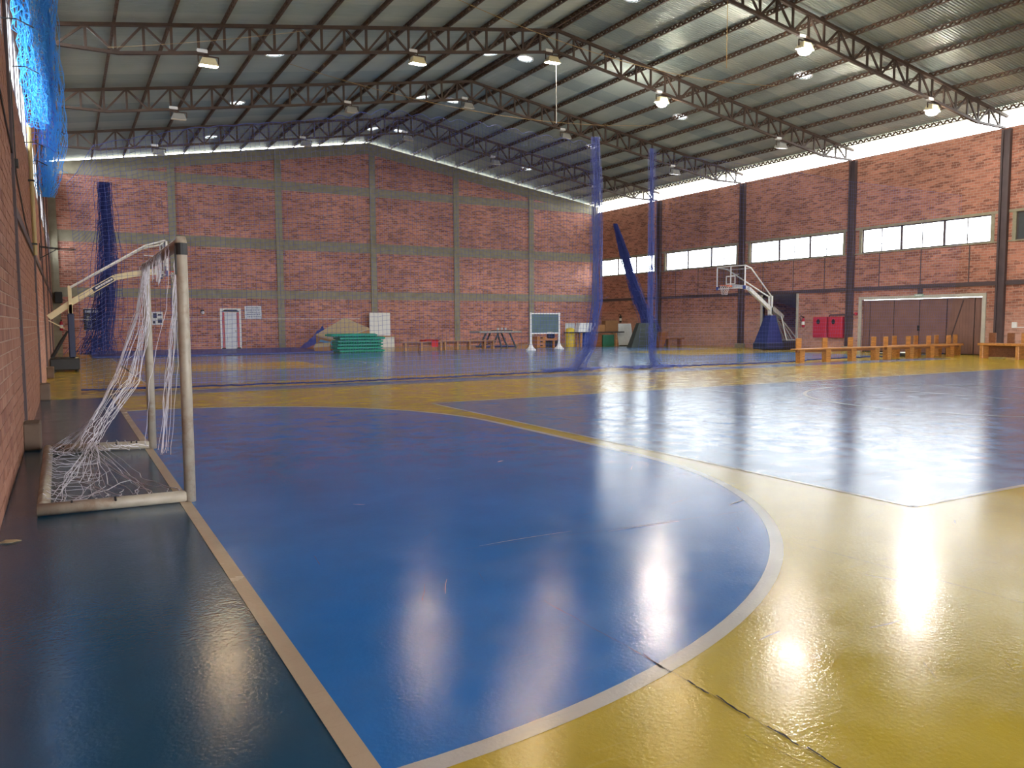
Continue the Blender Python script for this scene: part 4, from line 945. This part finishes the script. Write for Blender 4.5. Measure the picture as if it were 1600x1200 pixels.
# chalkboard
t = thing('chalkboard', 'dark green chalkboard on white posts with cone feet', 'chalkboard', (20.93, 33.7, 0))
yA, yBb = 33.4, 34.0
def cb(x): return yA + (yBb - yA) * (x - 19.9) / 2.1
MB().prism([(20.0, cb(20.0), .86), (21.93, cb(21.93), .86), (21.93, cb(21.93), 1.80), (20.0, cb(20.0), 1.80)], (0, .03, 0)).build('slate', M_board, t)
m = MB(); m.bar((19.9, cb(19.9), 1.82), (22.02, cb(22.02), 1.82), .05, .06); m.bar((19.9, cb(19.9), .84), (22.02, cb(22.02), .84), .05, .06); m.build('frame_rail', M_white, t)
for x in (19.93, 21.95):
    MB().bbox(x - .045, cb(x) - .03, .1, x + .045, cb(x) + .03, 1.87, .008).build('post', M_white, t); MB().lathe([(.25, 0), (.26, .05), (.12, .18), (.06, .34), (.05, .4)], x, cb(x), 16).build('foot', M_white, t, True)
MB().box(21.1, cb(21.3) - .06, .87, 21.4, cb(21.3), .90).build('eraser', M_cream, t)
# vaulting box, beam, dark mats
t = thing('vaulting_box', 'brown wooden box with three dark holes behind the chalkboard', 'box', (22.73, 37.2, 0))
for k in range(3):
    b = MB().bbox(22.47, 37.0, .01 + k * .21, 23.02, 37.5, .21 + k * .21, .01).build('section', M_wood, t); MB().bbox(22.68, 36.985, .08 + k * .21, 22.82, 37.01, .15 + k * .21, .003).build('grip_hole', M_black, b)
t = thing('balance_beam', 'short brown beam on a leg beside the vaulting box', 'beam', (23.4, 37.2, 0))
MB().bbox(23.03, 37.1, .37, 23.85, 37.25, .49, .01).build('beam', M_wood, t); MB().bbox(23.6, 37.1, 0, 23.7, 37.25, .37, .01).build('leg', M_wood, t)
nm = ['lowest', 'middle', 'uppermost']
for k in range(3): tag(MB().bbox(23.1 + .08 * k, 37.4, .003 + k * .16, 24.25 - .05 * k, 38.2, .155 + k * .16, .04).build('folded_mat', M_dmat if k == 1 else M_navy), '%s of the dark folded mats piled behind the chalkboard' % nm[k], 'mat', 'dark folded mats')
t = thing('dark_rack', 'dark upright rack with knobbed rods behind the chalkboard post', 'rack', (24.5, 37.75, 0))
for x in (24.12, 24.27, 24.42): MB().bbox(x - .05, 38.4, 0, x + .05, 38.5, R_.uniform(1.15, 1.45), .01).build('rod', M_black, t)
MB().bbox(24.05, 38.36, .5, 24.5, 38.54, 1.05, .02).build('crossbox', M_navy, t)
# barrel, bin, table and clutter
def barrel(name, label, x, y, r, h, m, cat):
    t = thing(name, label, cat, (x, y, 0)); MB().lathe([(r * .9, 0), (r, .05), (r, h * .3), (r * 1.04, h * .33), (r, h * .36), (r, h * .64), (r * 1.04, h * .67), (r, h * .7), (r, h * .9), (r * .8, h)], x, y, 20).build('drum', m, t, True); MB().lathe([(r * .5, h), (r * .5, h + .03)], x, y, 14).build('lid', m, t)
barrel('yellow_barrel', 'yellow plastic barrel beside the chalkboard', 24.75, 37.15, .27, 1.05, M_yel, 'barrel')
barrel('blue_bin', 'bright blue plastic barrel behind the gathered net edge', 25.75, 37.2, .33, 1.06, M_bright, 'barrel')
tag(MB().bbox(24.75, 37.9, .82, 25.35, 37.95, 1.30, .005).build('pale_panel', mat('pale panel', (.60, .65, .70), .4), None) if False else MB().bbox(24.95, 37.95, .0, 25.6, 37.99, 1.32, .005).build('pale_panel', mat('pale panel', (.60, .65, .70), .4)), 'pale board standing upright behind the yellow barrel', 'board')
t = thing('clutter_table', 'long wooden table with dark top piled with boxes', 'table', (26.0, 36.5, 0))
MB().bbox(24.05, 36.3, .78, 27.9, 36.78, .84, .01).build('tabletop', M_black, t)
for x in (24.95, 27.35):
    for y in (36.33, 36.64): MB().bbox(x - .06, y, 0, x + .06, y + .09, .78, .006).build('leg', M_woodl, t)
tag(MB().bbox(25.8, 36.36, .003, 26.36, 36.72, .68, .01).build('brown_crate', M_woodd), 'brown crate standing under the clutter table', 'crate')
tag(MB().bbox(26.42, 36.36, .003, 27.22, 36.72, .66, .01).build('green_crate', mat('dark green paint', (.02, .12, .07), .5)), 'dark green crate under the clutter table', 'crate')
tag(MB().bbox(26.6, 36.36, .842, 27.5, 36.72, 1.46, .01).build('cardboard_box', mat('brown cardboard', (.21, .095, .035), .8)), 'large brown cardboard box standing on the clutter table', 'box')
tag(MB().hexa([(25.7, 36.36, .842), (26.57, 36.36, .842), (26.57, 36.72, .842), (25.7, 36.72, .842)], [(26.05, 36.36, 1.22), (26.57, 36.36, 1.24), (26.57, 36.72, 1.24), (26.05, 36.72, 1.22)]).build('cardboard_box', mat('tan cardboard', (.30, .14, .05), .8)), 'smaller tan slanted cardboard box beside the large one', 'box')
tag(MB().hexa([(24.75, 36.36, .842), (25.66, 36.36, .842), (25.66, 36.72, .842), (24.75, 36.72, .842)], [(24.85, 36.36, 1.34), (25.98, 36.36, 1.32), (25.98, 36.72, 1.32), (24.85, 36.72, 1.34)]).build('white_bundle', M_white), 'bundle of white sheets on the clutter table above the blue barrel', 'bundle')
t = thing('laminate_board', 'tall white panel leaning upright past the clutter table', 'board', (28.3, 36.8, 0))
MB().hexa([(27.75, 36.6, .004), (28.82, 36.6, .004), (28.82, 36.64, .004), (27.75, 36.64, .004)], [(27.75, 36.9, 1.29), (28.82, 36.9, 1.29), (28.82, 36.94, 1.29), (27.75, 36.94, 1.29)]).build('sheet', mat('white laminate', (.70, .74, .76), .35), t); MB().box(27.75, 36.58, .0, 28.82, 36.61, .05).build('edge_strip', M_black, t)
tag(MB().hexa([(26.4, 33.75, .004), (28.4, 33.75, .004), (28.4, 34.15, .004), (26.4, 34.15, .004)], [(27.08, 33.95, 1.32), (28.2, 33.95, 1.32), (28.2, 34.2, 1.32), (27.08, 34.2, 1.32)]).build('wedge_mat', M_dmat), 'dark green-grey trapezoid mat standing beside the slanting net', 'mat')
tag(MB().hexa([(27.85, 33.2, .004), (28.15, 33.2, .004), (28.15, 33.5, .004), (27.85, 33.5, .004)], [(28.0, 33.2, .85), (28.5, 33.2, .85), (28.5, 33.5, .85), (28.0, 33.5, .85)]).build('leaning_plank', M_woodd), 'brown board leaning between the dark mat and a bench', 'board')
t = thing('plain_bench', 'plain dark brown bench near the windowed wall behind the net gap', 'bench', (29.35, 33.8, 0))
MB().bbox(28.6, 33.65, .43, 30.05, 33.95, .50, .01).build('seat', M_woodd, t)
for x in (28.95, 29.8): MB().bbox(x - .06, 33.68, 0, x + .06, 33.92, .43, .006).build('leg', M_woodd, t)

# ------------------------------------------------------------------ items on the left wall
t = thing('practice_hoop', 'black practice hoop sticking out high on the goal wall', 'basketball hoop', (-.3, 22.5, 3.25))
m = MB(); cx_ = .10; m.tube([(cx_ + .22 * math.cos(2 * PI * k / 20), 22.5 + .22 * math.sin(2 * PI * k / 20), 3.24) for k in range(21)], .012, 6); m.build('ring', M_black, t)
m = MB(); m.bar((XL, 22.35, 3.28), (-.05, 22.35, 3.25), .02); m.bar((XL, 22.65, 3.28), (-.05, 22.65, 3.25), .02); m.bar((XL, 22.5, 3.0), (-.1, 22.5, 3.22), .02); m.bbox(XL, 22.3, 2.95, XL + .02, 22.7, 3.35, .004); m.build('bracket', M_black, t)
t = thing('drain_pipe', 'ochre vertical pipe on the goal wall below the windows', 'pipe', (XL + .05, 16.4, 3.4))
MB().tube([(XL + .06, 16.4, 2.62), (XL + .06, 16.4, 4.9)], .035, 8).build('pipe', mat('ochre pipe', (.42, .30, .12), .5), t); m = MB(); [m.bbox(XL, 16.35, z, XL + .1, 16.45, z + .03, .004) for z in (2.8, 3.9)]; m.build('clamp', M_black, t)
t = thing('wall_cable', 'dark cable with small junction box on the near goal wall', 'cable', (XL + .02, 12, 3.2))
MB().tube([(XL + .022, 7.4, 3.75), (XL + .022, 9.6, 3.45), (XL + .022, 10.5, 3.35), (XL + .022, 13.4, 2.9), (XL + .022, 16.0, 2.7)], .010, 5).build('cable', M_black, t)
MB().bbox(XL, 11.4, 3.30, XL + .05, 11.52, 3.40, .006).build('junction_box', M_black, t)
MB().tube([(XL + .022, 11.45, 3.40), (XL + .022, 11.2, 4.35)], .008, 5).build('riser', M_black, t)

# fallen leaf
m = MB(); m.add([(-.43, 5.95, .004), (-.39, 5.99, .012), (-.33, 5.985, .008), (-.30, 5.96, .004), (-.34, 5.93, .01), (-.39, 5.925, .012)], [(0, 1, 5), (1, 2, 4, 5), (2, 3, 4)]); m.prism([(-.43, 5.95, .002), (-.36, 5.93, .002), (-.30, 5.96, .002), (-.36, 5.985, .002)], (0, 0, .002))
tag(m.build('dry_leaf', M_leaf), 'pale dry leaf on the dark floor in front of the goal', 'leaf')
